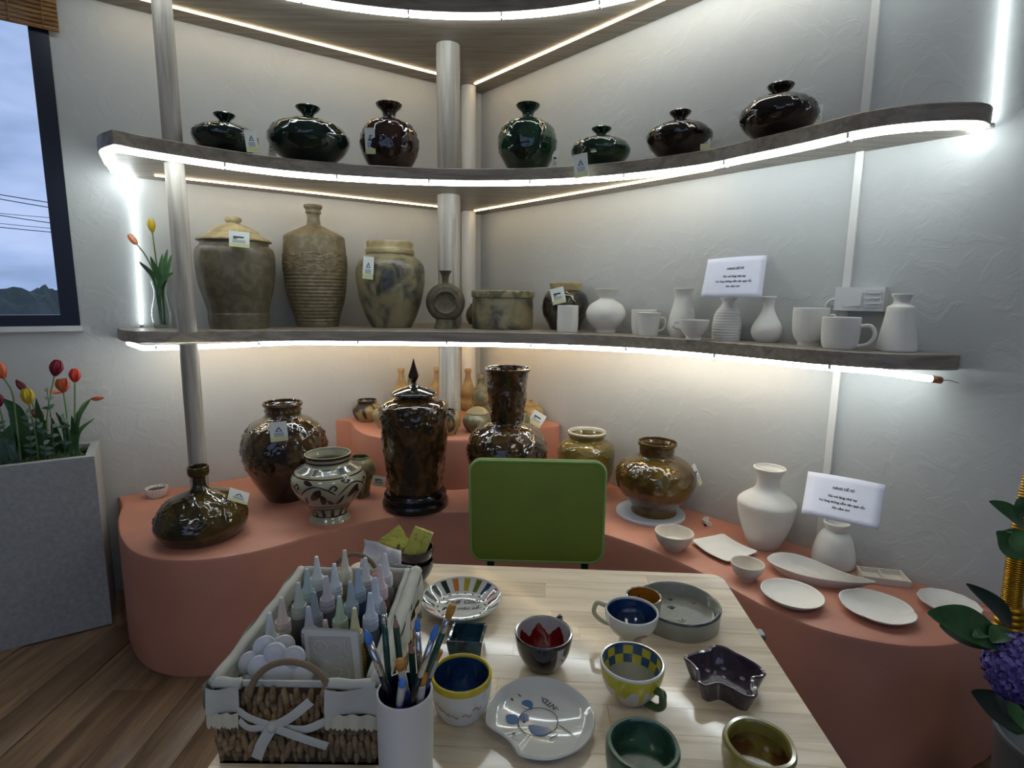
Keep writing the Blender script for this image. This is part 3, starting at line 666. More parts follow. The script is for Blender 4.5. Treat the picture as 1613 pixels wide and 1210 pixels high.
bq('globe_vase', 'round white bisque vase with flared lip', 'vase', 953, 524.5, [(455.5, 18.6), (457, 18), (464, 13), (470, 10.5), (473, 14), (480, 25), (488, 30), (495, 31.4), (504, 29.5), (513, 23), (518, 17.5), (519, 17), (524.5, 17)])
bq('tumbler', 'white bisque tumbler half hidden behind the small handled mug', 'cup', 1013, 524, [(488.5, 20), (492, 20), (515, 19), (524, 17)], n=3)
v = bq('mug', 'small tapered white bisque mug with thin handle', 'mug', 1020.7, 529.5, [(493, 19), (494, 18.5), (512, 17), (526, 15.3), (529.5, 14.5)], multi=True, n=3)
handle(v, 1, 501, 521, 1048, .004, m=m_bisq)
bq('bottle_vase', 'tall pear shaped white bisque vase beneath the paper notice edge', 'vase', 1073, 529, [(455, 16), (457, 15.5), (461, 14.3), (468, 13.7), (480, 15.5), (495, 19.5), (510, 22.5), (518, 23), (525, 21), (529, 19)])
v = bq('teacup', 'wide low white bisque teacup, handle turned to the small mug', 'cup', 1091.5, 535, [(504, 24.5), (506, 24.2), (514, 22), (524, 17), (530, 12.5), (531, 12), (534, 12)], multi=True, fwd=.03)
handle(v, -1, 509, 520, 1057, .0035, m=m_bisq)
def ribs(t, r, z): return .0011*math.cos(z*2*math.pi/.0105) if .004 < z < .118 else 0
bq('ribbed_vase', 'white bisque vase with horizontal ribs under the paper notice', 'vase', 1143, 535.5, [(469, 13), (471, 12.5), (475, 9.5), (479, 10), (485, 14), (492, 19), (502, 22), (512, 23.2), (525, 23), (535.5, 22)], n=9, disp=ribs)
bq('gourd_vase', 'pear shaped white bisque vase with narrow neck', 'vase', 1206, 539, [(467.5, 12.2), (469, 12), (474, 10), (481, 9), (488, 10), (497, 14), (507, 20), (516, 24.5), (523, 25.2), (531, 22.5), (536, 18), (539, 15)])
v = bq('wide_mug', 'wide white bisque cup with curved base behind the mug', 'mug', 1273, 543.5, [(485.5, 29), (488, 29.3), (510, 29), (525, 27), (535, 22), (539, 18), (543.5, 17.5)], multi=True, fwd=.05)
handle(v, 1, 497, 525, 1313, .005, m=m_bisq, az=-4)
v = bq('mug', 'large white bisque mug with round handle beside the tapered bottle', 'mug', 1321, 551, [(500, 31), (502, 31.2), (520, 31.2), (537, 30), (546, 27.5), (551, 25)], multi=True)
handle(v, 1, 513, 544, 1377, .006, m=m_bisq, az=-12)
bq('tapered_bottle', 'white bisque bottle with sloping sides and flared lip', 'bottle', 1411, 555, [(463.5, 17.5), (466, 17), (471, 13.8), (476, 13), (480, 16), (482.5, 21), (484, 22.5), (500, 25), (525, 29.5), (545, 33), (552, 33), (555, 31)], n=5)
# paper notice builder -------------------------------------------------------
m_paper = mat('white_paper', S(214, 214, 226), .7, var=.03, vscale=8)
def notice(label, px, deps, name='paper_notice'):
    """px: four corner pixels TL TR BR BL; deps: their depths"""
    q = [PD(x_, y_, d_) for (x_, y_), d_ in zip(px, deps)]; o_ = (q[2]+q[3])/2
    n_ = ((q[1]-q[0]).cross(q[3]-q[0])).normalized(); n_ = n_ if n_.dot(CAM-q[0]) > 0 else -n_
    t = thing(name, label, 'sign', o_); N = 8; v, f = [], []
    def at(s, r, off): 
        p = q[0].lerp(q[1], s).lerp(q[3].lerp(q[2], s), r); return p+n_*(off+.004*math.sin(s*3.1)*(1-r)-.003*math.sin(r*3))-o_
    for side in (0, -.0006):
        for j in range(N+1):
            for i in range(N+1): v.append(at(i/N, j/N, side))
    K = (N+1)**2
    for j in range(N):
        for i in range(N):
            a = j*(N+1)+i; f.append((a, a+N+1, a+N+2, a+1)); f.append((K+a, K+a+1, K+a+N+2, K+a+N+1))
    for i in range(N):
        for a, b in ((i, i+1), ((N)*(N+1)+i+1, N*(N+1)+i)): f.append((a, b, b+K, a+K))
        a, b = (i+1)*(N+1), i*(N+1); f.append((a, b, b+K, a+K)); a, b = i*(N+1)+N, (i+1)*(N+1)+N; f.append((a, b, b+K, a+K))
    sh = obj('sheet', recalc(mesh('sheet', v, f)), m_paper, t)
    W_ = (q[1]-q[0]).length; H_ = (q[3]-q[0]).length
    for s, rr, sz, bold, tw in (('HÀNG DỄ VỠ', .31, .085, .0035, .285), ('Xin vui lòng nhẹ tay', .50, .085, .003, .385), ('Vui lòng không cầm vào quai cốc', .625, .085, .003, .60), ('Xin cảm ơn!', .75, .085, .003, .235)):
        me = text_mesh(s, sz*H_, bold=bold*H_)
        wd = max(p.co.x for p in me.vertices)-min(p.co.x for p in me.vertices); kx_ = tw*W_/wd
        for p in me.vertices:
            p.co = at(.5+p.co.x*kx_/W_, rr-p.co.y*.84/H_, .0009)
        obj('lettering', me, m_ink, t)
    return t
notice('white paper notice propped on the ribbed vase by the wall', [(1115.4, 409), (1208.8, 402), (1200, 468), (1103.5, 468.5)], [2.12, 2.06, 2.00, 2.05])
# glass vase with two tulips --------------------------------------------------
k = NT('clear_glass'); k.b.inputs['Transmission Weight'].default_value = 1; k.b.inputs['Roughness'].default_value = .02; k.b.inputs['IOR'].default_value = 1.35; k.b.inputs['Base Color'].default_value = (.95, 1, .97, 1); m_gl = k.m
gv = pot('glass_vase', 'clear glass vase with water on the lower shelf', 'vase', 257, 514, LOWT, [(443, 14.5), (446, 13.8), (455, 11.5), (462, 11), (475, 13.5), (487, 16.5), (497, 17.4), (506, 16.5), (514, 14)], m_gl, t=.0022, deep=.94, multi=True)
m_stem = mat('tulip_stem', S(112, 138, 88), .5); m_tleaf = mat('tulip_leaf', S(64, 100, 58), .45, var=.25, vscale=25); m_tleafd = mat('tulip_leaf_dark', S(74, 112, 66), .45, var=.25, vscale=25)
def petal(w_, h_, curve, open_, bud=False):
    v, f = [], []; N = 6
    for i in range(N+1):
        s = i/N; ww = w_*math.sin(math.pi*(s*(.86 if bud else .76)+.10))**.8; rr = curve*math.sin(math.pi*min(1, s*(.95 if bud else .76)+.04))+open_*s*s
        for j in (-1, -.5, 0, .5, 1): v.append((ww*j*.5, -rr+abs(j)**2*ww*.16, h_*s))
    for i in range(N):
        for j in range(4): a = i*5+j; f.append((a, a+1, a+6, a+5))
    return mesh('petal', v, f)
def tulip(label, group, base, ctrl, head, hw, hh, m, opened=0, leaves=(), stem_r=.003, headdir=None, droopetal=False, leafm=None, neck=None):
    """base/ctrl/head are world points"""
    base, head = Vector(base), Vector(head)
    t = thing('tulip', label, 'flower', base, 0, group)
    path = spline([base]+[Vector(c_) for c_ in ctrl]+[head], 6); obj('stem', tube([p-base for p in path], stem_r, 7), m_stem, t)
    d = Vector(headdir) if headdir else (path[-1]-path[-2]); q = Vector((0, 0, 1)).rotation_difference(d.normalized()).to_matrix().to_4x4()
    q.translation = head-base
    pe = petal(hw*1.3, hh, hw*.62, opened, hh > hw*2.9)
    bl_ = bpy.data.objects.new('blossom', lathe([(0, -.002), (hw*.18, 0), (hw*.2, hh*.1), (0, hh*.14)], 10)); C.objects.link(bl_); bl_.parent = t; bl_.matrix_local = q; bl_.data.materials.append(m)
    for i in range(6):
        o = obj('petal', pe, m, bl_); o.rotation_euler = (0, 0, i*math.pi/3+.2); o.scale = (1, .92 if i % 2 else 1.0, .96 if i % 2 else 1)
        if droopetal and i == 4: o.rotation_euler = (1.15, 0, -1.57)
    for (p0, p1, p2, w_) in leaves:
        obj('leaf', blade([Vector(p0)-base, Vector(p1)-base, Vector(p2)-base] if neck is None else [Vector(p0)-base, Vector(neck)+(Vector(p1)-Vector(neck))*.04-base, Vector(p1)-base, Vector(p2)-base], w_, wide=.45 if neck is None else 1.5), leafm or m_tleaf, t)
    return t
def blade(ctrl, w_, fold=.25, wide=.45):
    pts = spline(ctrl, 8); v, f = [], []; N = len(pts)
    for i, p in enumerate(pts):
        s = i/(N-1); a, b = pts[max(0, i-1)], pts[min(N-1, i+1)]; d = (b-a).normalized(); view = Vector((0, -1, .2)); sd = d.cross(view)
        sd = sd.normalized() if sd.length > .05 else Vector((1, 0, 0)); up_ = sd.cross(d).normalized(); ww = w_*(math.sin(math.pi*min(1, s**wide*.98+.01))**.8)*.5+.0006
        v += [p-sd*ww+up_*ww*fold, p, p+sd*ww+up_*ww*fold]
    for i in range(N-1):
        for j in (0, 1): a = 3*i+j; f.append((a, a+1, a+4, a+3))
    return mesh('blade', v, f)
m_yel = mat('petal_yellow', S(206, 178, 40), .5, var=.1, vscale=60); m_pink = mat('petal_peach', S(232, 140, 112), .5, col2=S(232, 184, 110), cscale=30)
gc = gv['c']; gd = depth((gc.x, gc.y, 1.3))
def GP(x_, y_, dd=0): return PD(x_, y_, gd+dd)
gb = Vector((gc.x, gc.y, LOWT+.015)); gn = Vector((gc.x, gc.y, zrow(gc, 459)))
tulip('yellow tulip standing in the clear glass vase', None, gb+Vector((.006, 0, 0)), [gn+Vector((.004, 0, 0)), GP(249, 430, -.02), GP(243, 390, -.07)], GP(240, 366, -.085), .0205, .056, m_yel, leaves=[(gb+Vector((.008, .006, 0)), GP(257, 432, -.01), GP(264, 393, -.015), .028), (gb+Vector((.010, 0, 0)), GP(261, 436, -.01), GP(271, 400, -.02), .025), (gb+Vector((.004, .010, 0)), GP(253, 430, -.01), GP(256, 400, -.03), .022)], leafm=m_tleafd, neck=gn+Vector((.006, .004, 0)))
tulip('peach pink tulip leaning out of the clear glass vase', None, gb+Vector((-.006, .004, 0)), [gn+Vector((-.005, -.002, 0)), GP(240, 424, -.04), GP(226, 398, -.09)], GP(216, 386, -.11), .0195, .052, m_pink, headdir=(-.55, 0, .8), leaves=[(gb+Vector((-.010, 0, 0)), GP(243, 436, -.03), GP(218, 411, -.10), .024), (gb+Vector((-.006, -.008, 0)), GP(248, 432, -.03), GP(237, 404, -.06), .027), (gb+Vector((.002, -.010, 0)), GP(258, 440, -.03), GP(274, 429, -.04), .02)], neck=gn+Vector((-.007, -.005, 0)))
# ================================================================ BENCH POTTERY
v = pot('ash_dish', 'small fluted white dish with dark wax by the wall', 'dish', 248, 785, BENCH, [(768, 18.5), (770, 18), (778, 15), (782, 12), (785, 11)], m_bisq, multi=True, t=.003, deep=.6, rmod=lambda t: 1+.04*math.cos(t*18), seg=108)
obj('wax', lathe([(0, v['top'][1]*.6), (v['top'][0]*.80, v['top'][1]*.6), (v['top'][0]*.8, v['top'][1]*.80), (0, v['top'][1]*.84)], 24), mat('dark_wax', S(48, 34, 34), .5), v['root'])
v = pot('squat_flask', 'squat olive brown flask with narrow neck and flower relief', 'flask', 321, 855, BENCH, [(735, 17.7), (744, 18), (748, 16.5), (751, 11.8), (764, 11.5), (769, 15), (775, 30), (783, 50), (795, 66), (810, 75), (822, 77), (834, 70), (842, 55), (846, 42), (850, 38)], g_olive, multi=True, disp=(.0055, .28, .62, 34, 41), seg=144, n=7, t=.006)
price_tag(v, x=376, y=782, w_=40, h_=19, roll=-32, neck=(762, 330), push=.012)
v = pot('relief_jar', 'large dark brown jar with dragon relief and studded neck', 'jar', 453.5, 792, BENCH, [(634, 32), (637, 32.5), (640, 30), (643, 29), (653, 29), (656, 31), (661, 44), (670, 55), (682, 63), (699, 68), (715, 67), (733, 62), (753, 52), (775, 37), (784, 31), (788, 30)], g_jar, multi=True, disp=(.006, .33, .86, 30, 43), seg=144, n=7, t=.008)
for i in range(22):
    a = i*2*math.pi/22; r_ = rat(v['sp'], v['top'][1]*.93); obj('stud', xform(lathe([(0, -.004), (.0045, -.002), (.005, 0), (.003, .003), (0, .004)], 8), Matrix.Translation((r_*math.sin(a), -r_*math.cos(a), v['top'][1]*.925))), g_ol2, v['root'])
price_tag(v, x=439, y=680, w_=26, h_=31, roll=4, neck=(655, 446))
m_ivory = mat('ivory_glaze', S(168, 164, 140), .12, coat=.6, var=.06, vscale=12); m_pbrown = mat('painted_brown', S(52, 34, 28), .15, coat=.5); m_pbl = mat('painted_grey_blue', S(92, 100, 104), .15, coat=.5)
v = pot('footed_jar', 'ivory footed jar painted with dark brown flowering scrolls', 'jar', 521, 827, BENCH, [(714, 37.5), (717, 37.5), (721, 36), (727, 35), (731, 40), (737, 51), (746, 58.5), (754, 60), (764, 57.5), (778, 48), (792, 36), (801, 29), (805, 28.5), (812, 33), (817, 34.5), (821, 34.5)], m_ivory, multi=True, n=6, seg=72, t=.006)
sp, Hh = v['sp'], v['top'][1]; br = []
for j in range(6):
    t0 = -2.6+j*1.05
    br.append(stroke_mesh(sp, [(t0, .50*Hh), (t0+.25, .62*Hh), (t0+.5, .66*Hh), (t0+.8, .60*Hh), (t0+1.0, .52*Hh)], const(.0028)))
    br.append(stroke_mesh(sp, [(t0+.30, .44*Hh), (t0+.42, .50*Hh), (t0+.54, .57*Hh), (t0+.60, .62*Hh)], leafw(.015)))
    br.append(stroke_mesh(sp, [(t0+.1, .72*Hh), (t0+.25, .70*Hh), (t0+.40, .68*Hh)], leafw(.008)))
    br.append(stroke_mesh(sp, [(t0+.8, .60*Hh), (t0+.95, .66*Hh), (t0+1.02, .62*Hh), (t0+.94, .59*Hh)], const(.0035)))
    br.append(stroke_mesh(sp, [(t0+.62, .36*Hh), (t0+.66, .44*Hh), (t0+.60, .54*Hh)], leafw(.012)))
    br.append(stroke_mesh(sp, [(t0-.05, .34*Hh), (t0+.10, .40*Hh), (t0+.18, .50*Hh)], leafw(.007)))
    br.append(stroke_mesh(sp, [(t0+.78, .44*Hh), (t0+.86, .38*Hh), (t0+.98, .36*Hh)], leafw(.007)))
for zz, w_ in ((.985*Hh, .005), (.91*Hh, .004), (.745*Hh, .0022), (.30*Hh, .002), (.245*Hh, .003), (.10*Hh, .0025)):
    br.append(stroke_mesh(sp, [(i*.21-3.15, zz) for i in range(31)], lambda s, w_=w_: w_, n=2))
for j in range(14): br.append(stroke_mesh(sp, [(j*.449, .11*Hh), (j*.449, .23*Hh)], lambda s: .0065, n=6))
obj('painted_scrolls', join(br), m_pbrown, v['root'])
obj('painted_panels', join([stroke_mesh(sp, [(j*.524+.08, .815*Hh), (j*.524+.24, .815*Hh), (j*.524+.42, .815*Hh)], lambda s: .0085, n=4) for j in range(12)]), m_pbl, v['root'])
v = pot('small_jar', 'small mottled jar with tag half hidden behind the ivory footed jar', 'jar', 569, 784, BENCH, [(719, 14), (722, 15), (727, 20), (738, 24), (748, 23), (757, 17), (762, 14)], s_grn, multi=True, disp=(.002, .3, .8, 50, 3), seg=72)
price_tag(v, x=597, y=758, w_=28, h_=16, roll=-22, kind='code', push=.03)
v = pot('temple_jar', 'tall dark lidded jar with pointed finial on a black wooden stand', 'jar', 655, 790, BENCH, [(625, 31), (627, 33), (630, 43), (634, 50), (638, 53), (650, 54), (668, 53), (700, 49.7), (738, 45), (768, 41.5), (772, 41), (776, 41)], g_tort, multi=True, disp=(.0055, .2, .93, 34, 51), seg=144, n=8, c=base_at(655, 808, BENCH, 50), fwd=.035)
l_ = lid(v, [(606, 6), (608, 9), (611, 20), (615, 31), (618, 36), (620, 36.5), (622, 35), (624, 31), (627, 31)], glaze('lid_glaze', S(22, 24, 22), S(50, 44, 34), 30))
c_ = v['c']; fz = [(565, .4), (576, 3.6), (591, 9), (593, 9), (601, 4.5), (603, 3.5), (605, 5), (607, 6.5)]
obj('finial', lathe([(0, zrow(c_, 607)-c_.z)]+[(h*mpx(c_, zrow(c_, y)), zrow(c_, y)-c_.z) for y, h in fz[::-1]]+[(0, zrow(c_, 564)-c_.z)], 6), mat('finial_glaze', S(44, 24, 18), .1, coat=.5), l_, auto=20).parent = v['root']
s_ = mpx(c_, BENCH); body_z = .075
v['body'].location.z = 0
obj('stand', lathe([(0, 0), (50*s_, 0), (51.5*s_, .006), (52*s_, .022), (50*s_, .034), (47*s_, .037), (47*s_, .045), (49*s_, .05), (49*s_, .062), (46*s_, .072), (42*s_, .074), (0, .074)], 56), mat('black_lacquer_wood', S(18, 14, 15), .22, coat=.4), v['root'], auto=40)
v = pot('trumpet_vase', 'dark brown vase with tall flared neck and peony relief, behind the green chair', 'vase', 797, 812, BENCH, [(580, 36.5), (583, 36), (588, 33), (596, 31.5), (614, 30), (639, 27), (658, 24), (664, 23.5), (667, 26), (671, 38), (678, 49), (690, 58.5), (704, 62), (718, 61.5), (738, 56), (760, 46), (778, 37), (788, 35)], g_tort, disp=(.0055, .38, .94, 32, 61), seg=144, n=7, t=.006, deep=.4)
v = pot('shoulder_jar', 'olive jar with white rim and petal relief on its shoulder', 'jar', 920.7, 784, BENCH, [(680, 30), (684, 30), (688, 27.5), (691, 27), (694, 34), (700, 41), (708, 44), (719, 44.8), (740, 43), (760, 36), (775, 31), (780, 30)], g_ol2, multi=True, disp=(.004, .62, .88, 40, 71), seg=112, n=6, t=.006)
r_, z_ = v['top']; obj('rim', lathe([(r_-.007, z_-.012), (r_-.007, z_+.002), (r_-.003, z_+.005), (r_+.0015, z_+.002), (r_+.001, z_-.006), (r_-.002, z_-.008)], 56), mat('white_rim', S(206, 202, 188), .2, coat=.4), v['root'])
v = pot('amber_jar', 'glossy amber brown jar with wide neck and tag, on a white disc', 'jar', 1029, 816, BENCH+.014, [(696, 31.5), (699, 31.5), (703, 29), (707, 28.2), (717, 28.5), (720, 36), (727, 50), (738, 60), (752, 63), (764, 61.5), (775, 55), (786, 44), (793, 37.5), (797, 36), (805, 36.5), (808, 35)], g_amber, multi=True, disp=(.005, .42, .76, 32, 81), seg=144, n=7, t=.007)
price_tag(v, x=1098, y=748, w_=9, h_=38, roll=24, kind='code', neck=(722, 1046), yaw=1.0)
dc = base_at(1023, 829, BENCH, 54)
tag(obj('white_disc', lathe([(0, 0), (54*mpx(dc, BENCH), 0), (55*mpx(dc, BENCH), .003), (55*mpx(dc, BENCH), .011), (54*mpx(dc, BENCH), .0135), (0, .0135)], 64), mat('white_plastic', S(206, 208, 216), .35), None, dc, auto=40), 'flat round white plastic disc under the amber jar', 'disc')
# coiled white cable
cc = P(1113, 826, BENCH); t = thing('charging_cable', 'small bundle of white cable tied up on the bench', 'cable', cc)
pts = [Vector((.012*math.sin(a*1.0)*(1+.3*math.sin(a*.37)), .02*math.sin(a*.5+.4), .006+.004*math.sin(a*1.3)+.012*(.5+.5*math.sin(a*.5)))) for a in [i*.35 for i in range(60)]]
obj('cord', tube(pts, .0022, 6), m_white, t); obj('tie', tube([(-.006, -.004, .010), (.006, .004, .010)], .006, 8), m_white, t); obj('plug', box((-.016, -.024, .0), (-.008, -.012, .006), .001), m_black, t)
G3 = 'white unglazed ware on the bench'
def bb(name, label, cat, x, yf, rows, **k): return pot(name, label, cat, x, yf, BENCH, rows, k.pop('m', m_bisq), t=k.pop('t', .005), group=G3, **k)
bb('shoulder_vase', 'large white bisque vase with flat shoulder and flared neck', 'vase', 1201, 867, [(737, 26.6), (740, 26), (745, 22), (755, 18.8), (764, 19), (771, 23), (778, 33), (785, 43), (790, 47.5), (794, 48), (810, 45), (833, 37), (850, 29), (858, 25)], n=5)
bb('bottle_vase', 'white bisque vase with rolled lip beneath the leaning notice', 'vase', 1310, 899, [(823, 22), (825, 22), (829, 20.5), (833, 18.5), (836, 20), (845, 27), (860, 33), (875, 36), (886, 35.5), (891, 33)], n=5)
bb('bowl', 'larger white bisque footed bowl near the amber jar', 'bowl', 1060, 870.5, [(838, 31.6), (842, 30.5), (852, 26), (860, 18), (864, 14.5), (866, 14)], m=m_bisq2, deep=.75)
bb('bowl', 'smaller white bisque bowl beside the square plate', 'bowl', 1175, 917.5, [(887, 28), (891, 27), (900, 23), (907, 16), (911, 12.5), (913, 12)], m=m_bisq2, deep=.75)
def plate_round(name, label, x, y, hw, h=.022, rmod=None, m=None, foot=.5, group=None, zpl=BENCH, seg=96):
    c = P(x, y, zpl+h); c.z = zpl; R_ = hw*mpx(c, zpl+h); t_ = .004
    pr = [(0, 0), (R_*foot, 0), (R_*foot*1.02, .002), (R_*.72, h*.30), (R_*.92, h*.75), (R_, h), (R_*.99, h+.0015), (R_*.96, h+.0008), (R_*.88, h*.68+t_*.6), (R_*.7, h*.3+t_*.8), (R_*foot, t_*1.2), (0, t_*1.1)]
    pr = [pr[0]]+[(p.x, p.y) for p in spline([Vector((a, b, 0)) for a, b in pr[1:-1]], 3)]+[pr[-1]]
    return c, R_, tag(obj(name, lathe(pr, seg, None, None, rmod), m or m_bisq, None, c, (0, 0, yaw_to_cam(c)), auto=60), label, 'plate', group)
plate_round('round_plate', 'plain white bisque plate below the teardrop tray', 1247.5, 934, 52, .028, group=G3)
plate_round('lobed_plate', 'white bisque plate with notched lobed rim, between the plain plate and the leaves', 1381, 954, 63, .024, rmod=lambda t: 1+.025*abs(math.sin(t*3+.5))-.03*math.exp(-((math.sin(t*1.5+.4))/.12)**2), group=G3)
plate_round('scalloped_plate', 'white bisque plate with shallow wavy rim, partly under the leaves', 1495, 948, 54, .024, rmod=lambda t: 1+.018*math.sin(t*12), group=G3)
def outline_tray(name, label, cat, px, h, z, m, flare=.78, t_=.005, floor_h=.006, n=4, group=None, rim=None, auto=38):
    """tray from rim outline pixels; rim at z+h"""
    pts = [P(x_, y_, z+h) for x_, y_ in px]; pts = [Vector((p.x, p.y, 0)) for p in spline(pts, n, True)]
    pl = ccw([(p.x, p.y) for p in pts]); c = Vector((sum(p[0] for p in pl)/len(pl), sum(p[1] for p in pl)/len(pl), z))
    pl = [Vector((p[0]-c.x, p[1]-c.y)) for p in pl]; ins = inset([tuple(p) for p in pl], t_)
    rings = [([p*flare for p in pl], 0), ([p*(flare*.5+.5) for p in pl], h*.45), (pl, h-.001), ([(p*.7+q_*.3) for p, q_ in zip(pl, ins)], h+.001), (ins, h), ([p*(flare*.45+.52) for p in pl], h*.45+floor_h*.4), ([p*(flare-.03) for p in pl], floor_h)]
    v, f = [], []; N = len(pl)
    for q_, zz in rings: v += [(p.x, p.y, zz) for p in q_]
    for k_ in range(len(rings)-1):
        for i in range(N): j = (i+1) % N; f.append((k_*N+i, k_*N+j, (k_+1)*N+j, (k_+1)*N+i))
    b0 = len(v); v += [(0, 0, 0), (0, 0, floor_h)]
    for i in range(N): j = (i+1) % N; f.append((b0, j, i)); f.append((b0+1, (len(rings)-1)*N+i, (len(rings)-1)*N+j))
    return tag(obj(name, mesh(name, v, f), m, None, c, auto=auto), label, cat, group), c
outline_tray('square_plate', 'white bisque square plate with sagging edges by the large vase', 'plate', [(1091, 851), (1107, 847), (1125, 843.5), (1139, 841), (1148, 846), (1160, 853.5), (1178, 862), (1193, 868), (1184, 873), (1170, 878), (1157, 882), (1146, 884), (1128, 877), (1110, 867.5), (1098, 858)], .016, BENCH, m_bisq, flare=.6, group=G3)
outline_tray('teardrop_tray', 'long white bisque teardrop shaped tray', 'tray', [(1208.5, 881), (1215, 873), (1231, 870), (1252, 872.5), (1274, 879), (1298, 889), (1322, 899), (1350, 908), (1380, 916.5), (1352, 918), (1322, 916), (1297, 913), (1272, 908), (1250, 902), (1232, 895), (1217, 888)], .034, BENCH, m_bisq, flare=.74, group=G3)
# sectioned dish
q = [P(x_, y_, BENCH+.022) for x_, y_ in ((1348, 891), (1419, 898.5), (1436, 917), (1361, 907.5))]
c = sum(q, Vector())/4; c.z = BENCH; t = thing('sectioned_dish', 'rectangular white bisque dish with divided compartments, behind the teardrop tip', 'dish', c, 0, G3)
def lerp2(s, r, z): p = q[0].lerp(q[1], s).lerp(q[3].lerp(q[2], s), r); return (p.x-c.x, p.y-c.y, z)
def qb(s0, s1, r0, r1, z0, z1):
    v = [lerp2(s, r, z) for z in (z0, z1) for s, r in ((s0, r0), (s1, r0), (s1, r1), (s0, r1))]
    return recalc(mesh('qb', v, [(0, 1, 5, 4), (1, 2, 6, 5), (2, 3, 7, 6), (3, 0, 4, 7), (4, 5, 6, 7), (3, 2, 1, 0)], False))
obj('base', qb(0, 1, 0, 1, 0, .006), m_bisq2, t)
for a in ((0, 1, 0, .06), (0, 1, .94, 1), (0, .035, .06, .94), (.965, 1, .06, .94)): obj('side', qb(*a, .006, .022), m_bisq2, t)
obj('divider', qb(.47, .50, .06, .94, .006, .020), m_bisq2, t)
notice('white paper notice leaning askew on the rolled lip vase', [(1273, 742.5), (1395, 764), (1384, 835), (1262, 808)], [1.86, 1.74, 1.66, 1.76])

# ================================================================ RISER POTS
def rp(name, label, cat, x, yf, rows, m, **k): return pot(name, label, cat, x, yf, RISER, rows, m, group='small stoneware on the corner step', **k)
rp('small_pot', 'small tan and black pot with open mouth, at the edge of the step', 'pot', 579, 665.5, [(630, 16), (632, 16.3), (635, 15), (638, 19), (645, 23), (652, 22), (660, 17), (664, 14.5)], s_two, multi=False)
rp('small_pot', 'plain buff pot half hidden behind the tall lidded jar', 'pot', 607, 676.5, [(641, 12), (643, 12), (646, 17), (653, 20), (663, 17), (672, 11.5), (675, 11)], s_sandlid)
rp('slim_bottle', 'slim ochre bottle with ringed lip standing behind the pointed finial', 'bottle', 633, 650, [(580.5, 5.6), (585, 5.6), (586, 4.6), (596, 5), (604, 8), (612, 12.5), (622, 16), (632, 17), (642, 15), (650, 12)], s_ochre)
rp('slim_bottle', 'small grey green bottle just behind the pointed finial', 'bottle', 647, 652, [(594, 4), (600, 4.2), (606, 5), (614, 9), (624, 12), (640, 12), (652, 9)], s_grn, fwd=.17)
rp('slim_bottle', 'slim ochre bottle half hidden by the thick corner post', 'bottle', 689, 650, [(579, 5.6), (584, 5.6), (585, 4.6), (596, 5), (604, 8), (612, 12.5), (622, 16), (632, 17), (642, 15), (650, 12)], s_ochre)
rp('small_pot', 'small pot with black drip and buff rim between the tall jar and the post', 'pot', 707, 687, [(645, 10), (647, 12), (652, 16), (662, 18.5), (672, 16), (680, 12), (685, 11)], s_two)
rp('gourd_bottle', 'ochre gourd bottle with black foot just beside the corner post', 'bottle', 737, 648, [(581.5, 5.4), (586, 5.4), (587, 4.4), (596, 5), (604, 7.5), (612, 10.5), (620, 11.5), (625, 10), (629, 10), (634, 12.5), (640, 13), (645, 10.5), (648, 9)], s_ochre)
rp('gourd_bottle', 'grey green gourd bottle behind the lidded pot', 'bottle', 757, 662, [(590, 6.2), (595, 6.2), (596, 5.4), (605, 6), (612, 9.5), (620, 13), (628, 14.5), (634, 13), (638, 11.5), (642, 14), (650, 17), (658, 15), (662, 13)], s_grn)
v = rp('lidded_pot', 'small grey green pot with flat lid in front of the gourd bottles', 'pot', 752, 682, [(651, 17), (653, 18.5), (658, 22.5), (664, 23.5), (671, 21), (678, 16), (681, 14)], s_grn, multi=True)
lid(v, [(641, 4), (643, 10), (647, 15.5), (650, 17.8), (652, 17)], s_sandlid)
v = rp('lidded_pot', 'ochre pot with knobbed lid beside the flared vase neck', 'pot', 836, 664, [(639, 13), (641, 15), (645, 19.5), (650, 20.5), (656, 19), (662, 14), (664, 13)], s_ochre, multi=True)
lid(v, [(629.5, 2.4), (631, 2.8), (632.5, 2), (633, 3), (635, 9), (637, 12.3), (639.5, 12.3)], s_ochre)
v = rp('small_pot', 'small tagged pot almost hidden behind the flared vase neck', 'pot', 822, 676, [(649, 9), (651, 10), (656, 13), (663, 13.5), (670, 10), (675, 8.5)], s_grn, multi=True)
price_tag(v, x=846, y=660, w_=22, h_=22, roll=-32, kind='code', push=.01, yaw=.1)

# ================================================================ PLANTER WITH TULIPS
m_conc = mat('grey_concrete', S(152, 154, 154), .85, var=.12, vscale=60, bump=.3, bscale=350, bdist=.001)
PT = .715; ug = 1.925; dp0, dp1 = .035, .315
pl_ = thing('planter_box', 'long grey concrete planter box against the wall under the window', 'planter', WL(ug+.5, .15).to_3d())
def pbox(u0, u1, z0, z1, o0, o1, bev=False):
    a = [WL(u0, o0), WL(u1, o0), WL(u1, o1), WL(u0, o1)]; v = [(p.x-pl_.location.x, p.y-pl_.location.y, z) for z in (z0, z1) for p in a]
    return recalc(mesh('pb', v, [(0, 1, 5, 4), (1, 2, 6, 5), (2, 3, 7, 6), (3, 0, 4, 7), (4, 5, 6, 7), (3, 2, 1, 0)], False))
obj('front_panel', pbox(ug, ug+1.5, 0, PT, dp1-.03, dp1), m_conc, pl_); obj('back_panel', pbox(ug, ug+1.5, 0, PT, dp0, dp0+.03), m_conc, pl_)
obj('end_panel', pbox(ug, ug+.03, 0, PT, dp0+.03, dp1-.03), m_conc, pl_); obj('end_panel', pbox(ug+1.47, ug+1.5, 0, PT, dp0+.03, dp1-.03), m_conc, pl_)
